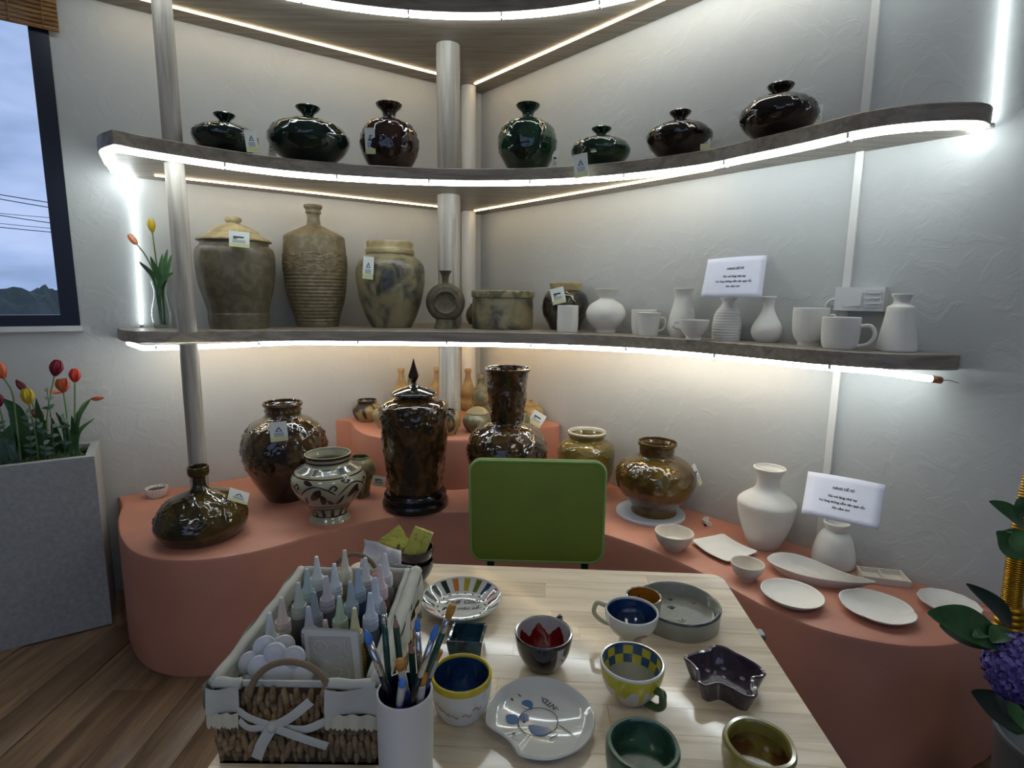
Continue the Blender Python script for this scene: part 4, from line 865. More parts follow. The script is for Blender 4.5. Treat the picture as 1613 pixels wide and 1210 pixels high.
obj('soil', pbox(ug+.03, ug+1.47, .3, PT-.03, dp0+.03, dp1-.03), mat('dark_soil', S(30, 32, 22), .95), pl_)
# moss clumps: uncountable
mv, mf = [], []
for i in range(420):
    u, o_ = ug+.04+random.random()*1.0, dp0+.04+random.random()*(dp1-dp0-.08); p = WL(u, o_).to_3d(); r_ = .008+.012*random.random(); b0 = len(mv)
    p = p-Vector(pl_.location)+Vector((0, 0, PT-.028))
    for k_ in range(5): a = k_*1.257+random.random(); mv += [p+Vector((math.cos(a)*r_, math.sin(a)*r_, .004)), p+Vector((math.cos(a)*r_*.5, math.sin(a)*r_*.5, .012+.012*random.random()))]
    mf += [(b0+2*k_, b0+(2*k_+2) % 10, b0+(2*k_+3) % 10, b0+2*k_+1) for k_ in range(5)]+[(b0+1, b0+3, b0+5, b0+7, b0+9)]
mo = tag(obj('moss', mesh('moss', mv, mf), mat('moss_green', S(50, 68, 36), .9, var=.4, vscale=60), pl_), kind='stuff')
pd0 = lambda u, o_: depth(WL(u, o_).to_3d()+Vector((0, 0, .8)))
def PW(x_, y_, o_):
    d = ray(x_, y_); k_ = (COR.dot(NL)+o_)/Vector((d.x, d.y)).dot(NL); return CAM+d*k_
def tb(x_, o_):
    p = PW(x_, 705, o_); return Vector((p.x, p.y, PT-.03))
m_red = mat('petal_red_orange', S(206, 62, 44), .45, var=.15, vscale=50); m_crim = mat('petal_crimson', S(130, 22, 48), .45, var=.15, vscale=50)
m_or = mat('petal_orange', S(214, 106, 66), .45, var=.15, vscale=50); m_ros = mat('petal_rose', S(150, 44, 66), .45, col2=S(186, 80, 86), cscale=50); m_bud = mat('petal_bud_red', S(116, 34, 40), .45, var=.2, vscale=50)
s_ = 1/865*2.45
tb0 = lambda x_, o_=.2: tb(x_, o_)
tulip('deep crimson tulip, tallest in the grey planter', None, tb0(72), [PW(74, 660, .2), PW(80, 620, .2)], PW(86, 592, .2), 10.5*s_, 22*s_, m_crim, leaves=[(tb0(70), PW(64, 660, .2), PW(57, 628, .22), .045)])
tulip('bright red orange round tulip near the end of the planter', None, tb0(114), [PW(117, 680, .17), PW(118, 640, .17)], PW(118, 602, .17), 9.5*s_, 19*s_, m_red, leaves=[(tb0(116), PW(122, 660, .17), PW(142, 630, .16), .036), (tb0(116), PW(125, 680, .16), PW(149, 659, .14), .024), (tb0(114), PW(118, 690, .18), PW(113, 655, .19), .04)])
tulip('open orange red tulip with one petal folded out', None, tb0(112, .14), [PW(108, 680, .14), PW(104, 645, .14)], PW(100, 618, .14), 10.5*s_, 20*s_, m_or, opened=.006, droopetal=True, leaves=[(tb0(110, .14), PW(106, 680, .13), PW(88, 649, .11), .04)])
tulip('yellow round tulip among the red ones in the planter', None, tb0(58), [PW(55, 680, .2), PW(50, 658, .2)], PW(46, 637, .2), 10*s_, 22*s_, m_yel)
tulip('closed dark red tulip bud in front of the yellow tulip', None, tb0(60, .16), [PW(56, 650, .13), PW(48, 630, .12)], PW(41, 617, .12), 6*s_, 20*s_, m_bud, headdir=(-.5, -.1, .85))
tulip('rose pink tulip nodding low between the broad leaves', None, tb0(76, .12), [PW(73, 690, .1), PW(70, 672, .09)], PW(67, 660, .09), 8.5*s_, 18*s_, m_ros, headdir=(-.5, -.2, .8), leaves=[(tb0(66, .12), PW(58, 685, .1), PW(73, 662, .08), .06), (tb0(94, .10), PW(90, 690, .09), PW(82, 659, .08), .055), (tb0(94, .10), PW(72, 692, .07), PW(40, 700, .05), .035)])
tulip('orange tulip with bent stem at the window end of the planter', None, tb0(30), [PW(25, 660, .18), PW(18, 615, .18)], PW(6, 596, .18), 10*s_, 24*s_, m_or, headdir=(-.35, 0, .9), leaves=[(tb0(36, .15), PW(28, 650, .13), PW(5, 628, .12), .075), (tb0(12, .14), PW(14, 690, .12), PW(20, 668, .12), .08)])
tulip('slender pale orange bud on a curving leaf stalk', None, tb0(118, .17), [PW(121, 660, .15), PW(130, 638, .14)], PW(143, 629, .14), 4.5*s_, 20*s_, m_or, headdir=(.95, 0, .12))
tulip('low crimson tulip beside the broad leaf under the window', None, tb0(8, .12), [PW(6, 670, .1)], PW(-1, 641, .1), 9*s_, 19*s_, m_crim)
# eucalyptus sprigs
m_euc = mat('eucalyptus_leaf', S(84, 108, 94), .55, var=.2, vscale=40); m_euc2 = mat('grey_green_leaf', S(66, 90, 80), .55, var=.2, vscale=40)
lf = blade([Vector((0, 0, 0)), Vector((.012, 0, .008)), Vector((.028, 0, .010))], .016, .15, .7)
for i, (xa, xb, yb, o_, lab) in enumerate([(82, 74, 615, .24, 'grey green eucalyptus sprig rising behind the crimson tulip'), (98, 100, 655, .22, 'low eucalyptus sprig beside the round red tulip'), (46, 42, 650, .24, 'dusky eucalyptus sprig behind the broad tulip leaf'), (2, -4, 660, .09, 'eucalyptus sprig at the window end of the planter'), (70, 62, 665, .255, 'short eucalyptus sprig behind the yellow tulip')]):
    b0 = tb0(xa, o_); e_ = PW(xb, yb, o_); t = thing('eucalyptus_sprig', lab, 'plant', b0); pts = spline([b0, b0.lerp(e_, .5)+Vector((.006, 0, 0)), e_], 8)
    obj('stem', tube([p-b0 for p in pts], .0014, 5), m_euc2, t)
    for j, p in enumerate(pts[4::2]):
        for sd in (0, 1):
            o = obj('leaf', lf, m_euc if i % 2 == 0 else m_euc2, t, p-b0, (0, random.uniform(-.5, .3), sd*math.pi+random.uniform(-.6, .6)+j*.9)); o.scale = (.8, .8, .8)
for lab, xa, c1, e1, w_, o_ in (('curled pale green leaf at the planter front', 4, (8, 700), (26, 702), .04, .20), ('grey blue folded leaf at the planter front edge', 26, (20, 702), (24, 714), .04, .245)):
    b0 = tb0(xa, o_); tag(obj('loose_leaf', blade([Vector((0, 0, 0)), PW(*c1, o_+.015)+Vector((0, 0, .01))-b0, PW(*e1, o_+.03)-b0], w_), m_euc, None, b0), lab, 'leaf')
# ================================================================ TABLE
TZ = .75
TO = Vector((.4685, 1.139)); TX = Vector((-.9987, .0509)).normalized(); TY = Vector((TX.y, -TX.x)); TY = TY if TY.y < 0 else -TY
TW, TL = .825, 1.0
def TP(a, b): return TO+TX*a+TY*b
def round_rect(w_, l_, r_, n=6):
    o = []
    for cx_, cy_, a0 in ((w_-r_, l_-r_, 0), (r_, l_-r_, 90), (r_, r_, 180), (w_-r_, r_, 270)):
        for i in range(n+1): a = math.radians(a0+90*i/n); o.append((cx_+r_*math.cos(a), cy_+r_*math.sin(a)))
    return o
def clip(poly, edge):
    out = []; (ax, ay), (bx, by) = edge
    ins = lambda p: (bx-ax)*(p[1]-ay)-(by-ay)*(p[0]-ax) >= -1e-9
    for i in range(len(poly)):
        p, q = poly[i-1], poly[i]
        if ins(p) != ins(q):
            d1 = (bx-ax)*(p[1]-ay)-(by-ay)*(p[0]-ax); d2 = (bx-ax)*(q[1]-ay)-(by-ay)*(q[0]-ax); s = d1/(d1-d2); out.append((p[0]+(q[0]-p[0])*s, p[1]+(q[1]-p[1])*s))
        if ins(q): out.append(q)
    return out
table = thing('work_table', 'light pine work table with rounded corners covered in painted pottery', 'table', TP(TW/2, TL/2).to_3d(), math.atan2(-TX.y, -TX.x))
outl = [(a-TW/2, b-TL/2) for a, b in round_rect(TW, TL, .028)]
top = obj('table_top', prism(outl, [(.002, TZ-.030), (0, TZ-.028), (0, TZ-.004), (.0015, TZ-.003)]), m_table, table)
rs = random.Random(3); edges = list(zip(outl, outl[1:]+outl[:1])); yb = -TL/2; row = 0
while yb < TL/2-.001:
    hgt = [.040, .052, .046, .058, .050][row % 5]; y1 = min(TL/2, yb+hgt); xa = -TW/2; first = rs.uniform(.12, .5)
    while xa < TW/2-.001:
        x1 = min(TW/2, xa+first); x1 = TW/2 if TW/2-x1 < .08 else x1; first = rs.uniform(.3, .55)
        g = .00025; pol = [(xa+g, yb+g), (x1-g, yb+g), (x1-g, y1-g), (xa+g, y1-g)]
        for e_ in edges: pol = clip(pol, e_) if pol else pol
        pol2 = []
        for p in pol:
            if not pol2 or (Vector(p)-Vector(pol2[-1])).length > 1e-5: pol2.append(p)
        if len(pol2) > 2:
            cxy = Vector((sum(p[0] for p in pol2)/len(pol2), sum(p[1] for p in pol2)/len(pol2)))
            v = [(p[0]-cxy.x, p[1]-cxy.y, z) for z in (0, .0032) for p in pol2]; N = len(pol2)
            f = [tuple(range(N, 2*N)), tuple(range(N))[::-1]]+[(i, (i+1) % N, N+(i+1) % N, N+i) for i in range(N)]
            obj('stave', mesh('stave', v, f, False), m_table, top, (cxy.x, cxy.y, TZ-.0032))
        xa = x1
    yb = y1; row += 1
for a, b in ((-1, -1), (1, -1), (-1, 1), (1, 1)):
    obj('leg', box((a*(TW/2-.05)-.02, b*(TL/2-.05)-.02, 0), (a*(TW/2-.05)+.02, b*(TL/2-.05)+.02, TZ-.03), .003), m_black, table)
for b in (-1, 1): obj('apron', box((-TW/2+.06, b*(TL/2-.05)-.012, TZ-.085), (TW/2-.06, b*(TL/2-.05)+.012, TZ-.03)), m_black, table)
for a in (-1, 1): obj('side_rail', box((a*(TW/2-.05)-.012, -TL/2+.06, TZ-.085), (a*(TW/2-.05)+.012, TL/2-.06, TZ-.03)), m_black, table)
bp = P(1200, 999, TZ-.034); bl2 = Matrix.Rotation(-table.rotation_euler.z, 3, 'Z') @ (bp-Vector(table.location))
obj('edge_bracket', box((bl2.x-.05, bl2.y-.012, TZ-.040), (bl2.x+.004, bl2.y+.012, TZ-.030), .002), mat('grey_metal', S(130, 132, 134), .4, metal=.5), table)
# ================================================================ CHAIR
m_gfab = mat('green_fabric', S(116, 134, 50), .75, var=.06, vscale=8, bump=.15, bscale=700, bdist=.0008); m_gpip = mat('green_piping', S(132, 172, 96), .6)
CY_ = 1.46; cb = PY(846, 806, CY_)
ch = thing('green_chair', 'chair with bright green padded back standing behind the table', 'chair', (cb.x, CY_, 0), math.radians(-1.5))
tlp, trp, brp, blp = PY(733, 722, CY_), PY(966, 732, CY_), PY(953, 886, CY_), PY(741, 877, CY_)
wq = ((trp-tlp).length+(brp-blp).length)/2; hq = ((tlp-blp).length+(trp-brp).length)/2
def cushion(w_, h_, r_, t_, bulge, taper=0):
    o = [(a-w_/2, b-h_/2) for a, b in round_rect(w_, h_, r_, 8)]
    o = [(a*(1-taper*(.5-b/h_)), b) for a, b in o]
    rings = [(.012, -t_), (.003, -t_+.004), (0, -t_+.012), (0, -.012), (.003, -.004), (.012, 0)]
    v, f = [], []; N = len(o)
    for d, y in rings: v += [(p.x, p.y, y) for p in inset(o, d)]
    for k_ in range(len(rings)-1):
        for i in range(N): j = (i+1) % N; f.append((k_*N+i, k_*N+j, (k_+1)*N+j, (k_+1)*N+i))
    last = (len(rings)-1)*N; prev = [last+i for i in range(N)]
    for s_, bz in ((.85, .35), (.6, .75), (.3, .95)):
        new = []
        for i in range(N): p = Vector(v[last+i]); new.append(len(v)); v.append((p.x*s_, p.y*s_, bulge*bz))
        for i in range(N): j = (i+1) % N; f.append((prev[i], prev[j], new[j], new[i]))
        prev = new
    v.append((0, 0, bulge)); f += [(prev[i], prev[(i+1) % N], len(v)-1) for i in range(N)]
    f.append(tuple(range(N))[::-1]); return mesh('cushion', v, f), inset(o, .006)
me, po = cushion(wq, hq, .038, .045, .012, .05)
Rx = Matrix.Rotation(math.pi/2-math.radians(11), 4, 'X'); Rx.translation = Vector((0, 0, cb.z))
bk = obj('backrest', xform(me, Rx), m_gfab, ch)
obj('piping', xform(tube([(p.x, p.y, -.002) for p in po], .0035, 6, closed=True), Rx), m_gpip, bk)
for px_ in (772, 922):
    bx = PY(px_, 892, CY_).x-cb.x; zt = PY(px_, 892, CY_).z
    obj('back_support', tube(spline([(bx, .035, zt+.12), (bx, .022, zt), (bx, .0, .5), (bx, -.02, .45), (bx, -.1, .43)], 5), .011, 8), m_black, ch)
me, po = cushion(.42, .40, .05, .05, .012); obj('seat', xform(me, Matrix.Translation((0, -.2, .47))), m_gfab, ch)
for a, b in ((-1, -1), (1, -1), (-1, 1), (1, 1)): obj('leg', tube([(a*.17, -.2+b*.16, .43), (a*.19, -.2+b*.19, 0)], .011, 8), m_black, ch)

# ================================================================ PAINTED WARE ON THE TABLE
gl = lambda n_, c_, **k: mat(n_, c_, k.pop('rough', .1), coat=.6, **k)
m_gw = gl('white_glaze', S(206, 207, 200), var=.03, vscale=20); m_gblue = gl('cobalt_glaze', S(22, 44, 82), col2=S(30, 62, 108), cscale=30); m_gyel = gl('yellow_glaze', S(190, 172, 46), var=.1, vscale=40)
m_gblk = gl('black_glaze', S(22, 20, 22), var=.3, vscale=40); m_gred = gl('dark_red_glaze', S(112, 14, 20), var=.15, vscale=40); m_ggrn = gl('leaf_green_glaze', S(64, 92, 52), var=.2, vscale=40)
m_gbl2 = gl('steel_blue_glaze', S(44, 82, 120), var=.2, vscale=60); m_gyl2 = gl('lemon_glaze', S(196, 184, 54), var=.12, vscale=60); m_ggry = gl('grey_white_glaze', S(168, 168, 152), var=.06, vscale=20); m_gtan = gl('tan_sketch', S(178, 150, 126))
def tp(name, label, cat, x, yf, rows, m, **k): return pot(name, label, cat, x, yf, TZ, rows, m, t=k.pop('t', .0045), deep=k.pop('deep', .9), multi=k.pop('multi', True), **k)
# striped plate
cols = [S(60, 78, 70), S(196, 176, 92), S(150, 152, 70), S(70, 100, 84), S(96, 30, 44), S(126, 34, 48), S(44, 62, 92), S(104, 112, 34), S(168, 156, 44), S(196, 118, 50), S(22, 42, 34), S(22, 24, 26), S(44, 50, 48), S(48, 52, 58), S(172, 74, 68), S(206, 160, 128), S(206, 190, 140), S(168, 172, 110)]
ms = [m_gw]+[gl('plate_stripe_%s' % w_, c_) for w_, c_ in zip('teal sand olive sea wine red navy moss mustard orange pine coal slate steel coral peach cream lime'.split(), cols)]
NS = len(cols); c = P(727, 941, TZ+.024); c.z = TZ; R_ = 64*mpx(c, TZ+.02); h = .024
pr = [(0, 0), (R_*.5, 0), (R_*.52, .002), (R_*.75, h*.35), (R_*.95, h*.85), (R_, h), (R_*.985, h+.0018), (R_*.955, h*.98), (R_*.86, h*.74), (R_*.74, h*.5), (R_*.66, h*.33), (R_*.60, h*.25), (R_*.3, h*.22), (0, h*.22)]
def pfm(k_, t_, r, z):
    if k_ >= 7 and R_*.66 < r < R_*.965:
        ph = (t_/(2*math.pi)*NS) % NS; i = int(ph)
        if .28 < ph-i < .72: return 1+i
    return 0
t = thing('striped_plate', 'white plate with coloured stripes round the rim and handwritten words', 'plate', c, yaw_to_cam(c))
obj('dish', lathe(pr, NS*8, None, pfm), ms, t, auto=60)
for s, yy, sz in (('Thế Giới', .008, .019), ('Đầy màu sắc', -.013, .0145)):
    me = text_mesh(s, sz, bold=.0002, font_shear=.35); me.transform(Matrix.Translation((0, yy, h*.22+.0006))); obj('lettering', me, m_ink, t)
for i in range(NS):
    a = 2*math.pi*(i+.5)/NS; r0 = R_*.585
    obj('tick_mark', box((-.0022, -.0012, h*.25+.0003), (.0022, .0012, h*.25+.0009)), m_ink, t, (r0*math.sin(a), -r0*math.cos(a), 0), (0, 0, a+.5))
# square dish
sq, c = outline_tray('square_dish', 'deep square dish glazed dark teal blue, beside the brush cup', 'dish', [(715, 980), (728, 979.6), (742, 980), (756, 981), (767, 982.5), (765.5, 991), (763, 1001), (760, 1011), (759, 1014), (745, 1013.6), (730, 1013), (714, 1012.4), (703, 1011.5), (706, 1002), (710, 991)], .03, TZ, gl('teal_glaze', S(20, 40, 52), col2=S(44, 78, 96), cscale=40), flare=.86, floor_h=.006, n=3)
# yellow rimmed cup
v = tp('painted_tumbler', 'white tumbler with yellow rim and deep blue inside', 'cup', 727, 1139, [(1060, 48), (1063, 48), (1080, 47.5), (1095, 45), (1108, 41), (1119, 35), (1126, 28)], [m_gw, m_gblue, m_gyel], seg=72, n=6, fm=lambda ins, t_, r, z: (1 if z < .95 else 2) if ins else (2 if z > .86 else 0))
obj('painted_sketch', join([stroke_mesh(v['sp'], [(a-.15, v['top'][1]*z0), (a, v['top'][1]*(z0+.05)), (a+.12, v['top'][1]*(z0-.03)), (a+.2, v['top'][1]*(z0+.04))], const(.0012)) for a, z0 in ((-.6, .42), (-.3, .35), (.15, .38), (.5, .5), (-.9, .5))]), m_gtan, v['root'], rot=(0, 0, yaw_to_cam(v['c'])))
# black and red cup
def zig(ins, t_, r, z):
    if ins: return 2 if z < .50+.34*abs(((t_*7/(2*math.pi)+.25) % 1)-.5)*2 else 1
    return 1 if .50 < t_ < 1.0+.25*math.sin(z*6) and z < .93 else 0
v = tp('painted_cup', 'black cup with a white side panel and red zigzag inside', 'cup', 855, 1061, [(996, 45.6), (999, 45.5), (1012, 43.5), (1026, 39), (1037, 32.5), (1045, 26), (1049, 22.5), (1051, 22)], [m_gblk, gl('pale_glaze', S(176, 172, 170)), m_gred], seg=140, n=10, fm=zig)
obj('brush_mark', join([stroke_mesh(v['sp'], [(.80, v['top'][1]*.75), (.79, v['top'][1]*.66)], leafw(.0022)), stroke_mesh(v['sp'], [(.74, v['top'][1]*.50), (.80, v['top'][1]*.56)], leafw(.003)), stroke_mesh(v['sp'], [(.72, v['top'][1]*.38), (.76, v['top'][1]*.36)], leafw(.002))]), m_gblk, v['root'], rot=(0, 0, yaw_to_cam(v['c'])))
handle(v, 1, 1000, 1024, 917, .0048, m=m_gblk, az=62)
# plate with brush-rest notch
pxs = [(150, 700), (180, 590), (260, 480), (380, 395), (520, 350), (650, 340), (800, 360), (950, 425), (1080, 520), (1160, 620), (1195, 740), (1180, 850), (1130, 950), (1030, 1040), (900, 1100), (750, 1130), (600, 1120), (460, 1080), (425, 1020), (380, 960), (300, 890), (200, 830), (155, 785)]
pp, c = outline_tray('notched_plate', 'grey white plate with notched edge, painted lines and initials', 'plate', [(740+a/6.05, 1010+b/6.05) for a, b in pxs], .016, TZ, m_gw, flare=.80, t_=.003, floor_h=.004, n=3)
def on_plate(a, b): p = P(740+a/6.05, 1010+b/6.05, TZ+.0055); return Vector((p.x-c.x, p.y-c.y, .0055))
def flat_stroke(pts, wf, z_=None, n=5):
    q_ = spline(pts, n); v, f = [], []
    for i, p in enumerate(q_):
        a, b = q_[max(0, i-1)], q_[min(len(q_)-1, i+1)]; d = (b-a); d.z = 0; d = d.normalized() if d.length else Vector((1, 0, 0)); nn = Vector((-d.y, d.x, 0)); h_ = wf(i/(len(q_)-1)); v += [p-nn*h_, p+nn*h_]
    for i in range(len(q_)-1): f.append((2*i, 2*i+1, 2*i+3, 2*i+2))
    return recalc(mesh('fs', v, f))
ln = [flat_stroke([on_plate(*a) for a in s_], const(.0008)) for s_ in ([(440, 470), (460, 500), (490, 530)], [(850, 800), (920, 850), (1000, 905)], [(390, 560), (400, 545), (412, 570)], [(400, 870), (420, 885), (430, 865)], [(760, 935), (790, 915), (850, 885)])]
ln.append(flat_stroke([on_plate(650+190*math.cos(a), 770+135*math.sin(a)) for a in [i*.449 for i in range(15)]], lambda s: .0006))
obj('painted_line', join(ln), m_ink, pp)
for a in ([(500, 570), (545, 600), (590, 640)], [(350, 700), (410, 740), (470, 760)], [(560, 800), (660, 850), (780, 840)], [(480, 740), (520, 730), (560, 745)]):
    obj('painted_dab', flat_stroke([on_plate(*q_)-Vector((0, 0, .0003)) for q_ in a], leafw(.0085)), gl('dab_blue', S(84, 118, 160)), pp)
me = text_mesh('-NTD-', .0125, bold=.0002); e0, e1 = on_plate(848, 640), on_plate(705, 535); ang = math.atan2((e1-e0).y, (e1-e0).x)
me.transform(Matrix.Translation(e0.lerp(e1, .5)+Vector((0, 0, .0004))) @ Matrix.Rotation(ang, 4, 'Z')); obj('lettering', me, m_ink, pp)
# grey serving tray with built-in dip cup
c = P(1069, 949, TZ+.034); c.z = TZ; wob = lambda t_: 1+.014*math.sin(2*t_+.6)+.008*math.sin(5*t_)
m_gtray = gl('speckled_grey_glaze', S(150, 150, 136), var=.06, vscale=60)
v = pot('serving_tray', 'large round grey glazed tray with paw prints and a built-in ochre dip cup', 'tray', 1069, 0, TZ, [(949, 67), (952, 67), (970, 66), (990, 65), (1100, 64)], m_gtray, c=c, multi=True, t=.006, deep=.86, rmod=wob, seg=72)
r_, z_ = v['top']; obj('rim_line', lathe([(r_-.005, z_+.0015), (r_-.003, z_+.0028), (r_+.0005, z_+.0012), (r_+.0003, z_-.0015)], 72, None, None, wob), mat('rim_dark', S(60, 66, 66), .15, coat=.5), v['root'], rot=(0, 0, yaw_to_cam(c)))
cc = P(1014, 937.5, TZ+.052)-c; cc.z = 0; rr = 29*mpx(c, TZ+.05)
obj('dip_cup', lathe([(0, 0), (rr*.86, 0), (rr*.95, .02), (rr, .05), (rr*.985, .052), (rr*.9, .051), (rr*.86, .03), (rr*.8, .012), (0, .010)], 48, None, lambda k_, t_, r, z: 1 if k_ > 4 else 0), [m_gtray, gl('ochre_glaze', S(160, 100, 22), var=.15, vscale=50)], v['root'], cc, auto=60)
fz = v['floor']+.0001
for (x_, y_), m_ in (((1056, 945), m_ink), ((1093, 951), gl('paw_rust', S(150, 104, 76))), ((1058, 958), m_ink), ((1074, 979), gl('paw_grey', S(130, 128, 118)))):
    p = P(x_, y_, TZ+fz)-c; p.z = fz
    q_ = [lathe([(0, .0012), (.0045, .0006), (.0046, .0)], 10)]+[xform(lathe([(0, .0012), (.0018, .0006), (.0019, 0)], 8), Matrix.Translation((.0068*math.cos(a), .0068*math.sin(a), 0))) for a in (.4, 1.2, 2.0, 2.8)]
    obj('paw_print', join(q_), m_, v['root'], p)
# teacup, blue inside
v = tp('painted_teacup', 'white teacup with dark blue inside and ivory handle', 'cup', 992, 1027, [(962, 43), (965, 43), (975, 41), (986, 35), (995, 26), (1000, 20), (1003, 18.5)], [m_gw, m_gblue], seg=72, n=6, fm=lambda ins, t_, r, z: 1 if ins and z < .97 else 0)
handle(v, -1, 963, 991, 927, .0042, m=gl('ivory_handle', S(186, 180, 150)), az=172)
obj('painted_koi', join([stroke_mesh(v['sp'], [(.15, v['top'][1]*.42), (.45, v['top'][1]*.52), (.72, v['top'][1]*.66)], leafw(.009))]), gl('koi_red', S(150, 66, 56)), v['root'], rot=(0, 0, yaw_to_cam(v['c'])))
obj('painted_koi', join([stroke_mesh(v['sp'], [(-.95, v['top'][1]*.78), (-.85, v['top'][1]*.66)], leafw(.0042))]), gl('koi_amber', S(140, 100, 50)), v['root'], rot=(0, 0, yaw_to_cam(v['c'])))
# checked cup
def chk(ins, t_, r, z):
    if ins:
        if z > .96: return 3
        if z > .72: return 2 if int(t_*18/(2*math.pi)) % 2 else 3
        if z > .52: return 3 if int(t_*18/(2*math.pi)) % 2 else 2
        return 4
    e_ = .58+.10*math.sin(t_*5)+.06*math.sin(t_*11+1)
    if z > .975: return 0
    if abs(((t_+.05) % .9)-.45) < .09 and z > .22: return 1
    return 1 if z > e_ else 0
v = tp('checked_cup', 'cup with yellow and blue checks inside and a green handle', 'cup', 992, 1114, [(1042, 51.5), (1046, 51.5), (1060, 49), (1075, 43.5), (1088, 34), (1095, 27), (1099, 25), (1102, 24)], [m_gw, m_gyl2, m_gyl2, m_gbl2, m_ggry], seg=144, n=10, fm=chk)
handle(v, 1, 1062, 1089, 1060, .0058, m=m_ggrn, az=-38)
r_ = v['floor']+.0001
for a, b in ((978, 1052), (993, 1059), (1004, 1068), (1009, 1067)):
    p = P(a, b, TZ+r_)-v['c']; p.z = r_; obj('painted_dot', lathe([(0, .0012), (.0028, .0008), (.003, 0)], 8), m_ink, v['root'], p)
# wavy purple tray
pur = [(855, 705), (950, 660), (1040, 642), (1060, 614), (1110, 610), (1170, 622), (1255, 668), (1330, 705), (1430, 765), (1486, 822), (1462, 856), (1395, 868), (1420, 945), (1404, 1008), (1330, 1004), (1230, 952), (1130, 908), (1020, 926), (962, 892), (950, 805), (905, 750)]
pt_, c = outline_tray('wavy_tray', 'dark purple glazed tray with wavy edge and pale dots', 'tray', [(900+a/4.84, 890+b/4.84) for a, b in pur], .032, TZ, gl('aubergine_glaze', S(54, 46, 58), col2=S(76, 66, 78), cscale=30), flare=.80, floor_h=.006, n=4)
for a, b in ((1160, 785), (1160, 853), (1305, 862), (1085, 912), (1230, 938), (1040, 800)):
    p = P(900+a/4.84, 890+b/4.84, TZ+.007)-c; p.z = .0058; obj('pale_dot', lathe([(0, .0011), (.0042, .0009), (.0046, 0)], 9), gl('dot_lilac', S(150, 142, 152)), pt_, p)
# two small bowls nearest the table front
for nm, lab, x_, y_, hw, m_, sd in (('green_bowl', 'thick walled dark green glazed bowl on the table', 1013, 1173, 60, gl('pine_green_glaze', S(44, 74, 60), col2=S(70, 104, 84), cscale=25), 0), ('olive_bowl', 'uneven olive yellow bowl with brown glazed inside', 1196, 1171, 62, None, 2)):
    c = P(x_, y_, TZ+.044); c.z = TZ
    wb = (lambda t_, sd=sd: 1+.016*math.sin(2*t_+sd)+.010*math.sin(5*t_+sd)) if sd else (lambda t_: 1+.008*math.sin(3*t_))
    m2 = m_ or [gl('olive_glaze', S(134, 124, 62), var=.12, vscale=30), gl('umber_pool', S(88, 52, 26), col2=S(120, 108, 50), cscale=40)]
    pot(nm, lab, 'bowl', x_, 0, TZ, [(y_, hw), (y_+4, hw*1.0), (y_+20, hw*.99), (y_+36, hw*.95), (1400, hw*.9)], m2, c=c, t=.0085, deep=.80, rmod=wb, seg=72, n=5, fm=None if m_ else (lambda ins, t_, r, z: 1 if ins and z < .62 else 0), disp=lambda t_, r, z: .0008*noise.noise(Vector((math.sin(t_)*r*40, math.cos(t_)*r*40, z*40))))
# framed card at the table front
q = P(471.5, 1204, TZ+.004); q2 = P(640, 1213, TZ+.004); d = (q2-q).normalized(); ang = math.atan2(d.y, d.x)
t = thing('framed_card', 'white bordered dark card lying before the basket', 'card', q, ang); t.location.z = TZ
obj('border', box((0, -.13, 0), (.098, 0, .004), .001), m_white, t); obj('panel', box((.008, -.122, .004), (.090, -.008, .0046)), mat('dark_print', S(44, 46, 50), .4), t)

# ---------------------------------------------------------------- brush cup with brushes
BRH = .128; c = P(637.5, 1088, TZ+BRH); c.z = TZ
bc = pot('brush_cup', 'tall matt white cylinder cup holding paint brushes', 'cup', 637.5, 0, TZ, [(1088, 45), (1092, 45), (1120, 44.6), (1160, 44), (1400, 42)], mat('matt_white', S(204, 203, 198), .5), c=c, t=.0035, deep=.95, fm=lambda ins, t_, r, z: 1 if ins else 0)
bc['root'].data.materials.append(mat('cup_inside_blue', S(28, 30, 70), .4))
m_silver = mat('silver_ferrule', S(196, 198, 200), .18, metal=1); m_bblk = mat('brush_black', S(16, 16, 18), .3); m_bgrn = mat('brush_green', S(14, 66, 58), .25, coat=.4); m_bblu = mat('brush_blue', S(30, 36, 120), .25, coat=.4); m_clearf = mat('clear_ferrule', S(170, 168, 160), .15, coat=.6); m_sil = mat('silicone_blue', S(64, 126, 204), .4); m_bris = mat('bristle_gold', S(186, 130, 52), .7, var=.2, vscale=200); m_hair = mat('bristle_grey', S(150, 150, 144), .6); m_pen = mat('pencil_wood', S(150, 110, 96), .7)
Rc = bc['top'][0]
PLACED = []
def seg_gap(p1, q1, p2, q2):
    d1, d2, r_ = q1-p1, q2-p2, p1-p2; a_, e_, f_ = d1.dot(d1), d2.dot(d2), d2.dot(r_); c_, b_ = d1.dot(r_), d1.dot(d2); dn = a_*e_-b_*b_
    s_ = max(0, min(1, (b_*f_-c_*e_)/dn)) if dn > 1e-12 else 0; t_ = (b_*s_+f_)/e_
    if t_ < 0: t_ = 0; s_ = max(0, min(1, -c_/a_))
    elif t_ > 1: t_ = 1; s_ = max(0, min(1, (b_-c_)/a_))
    return (p1+d1*s_-p2-d2*t_).length
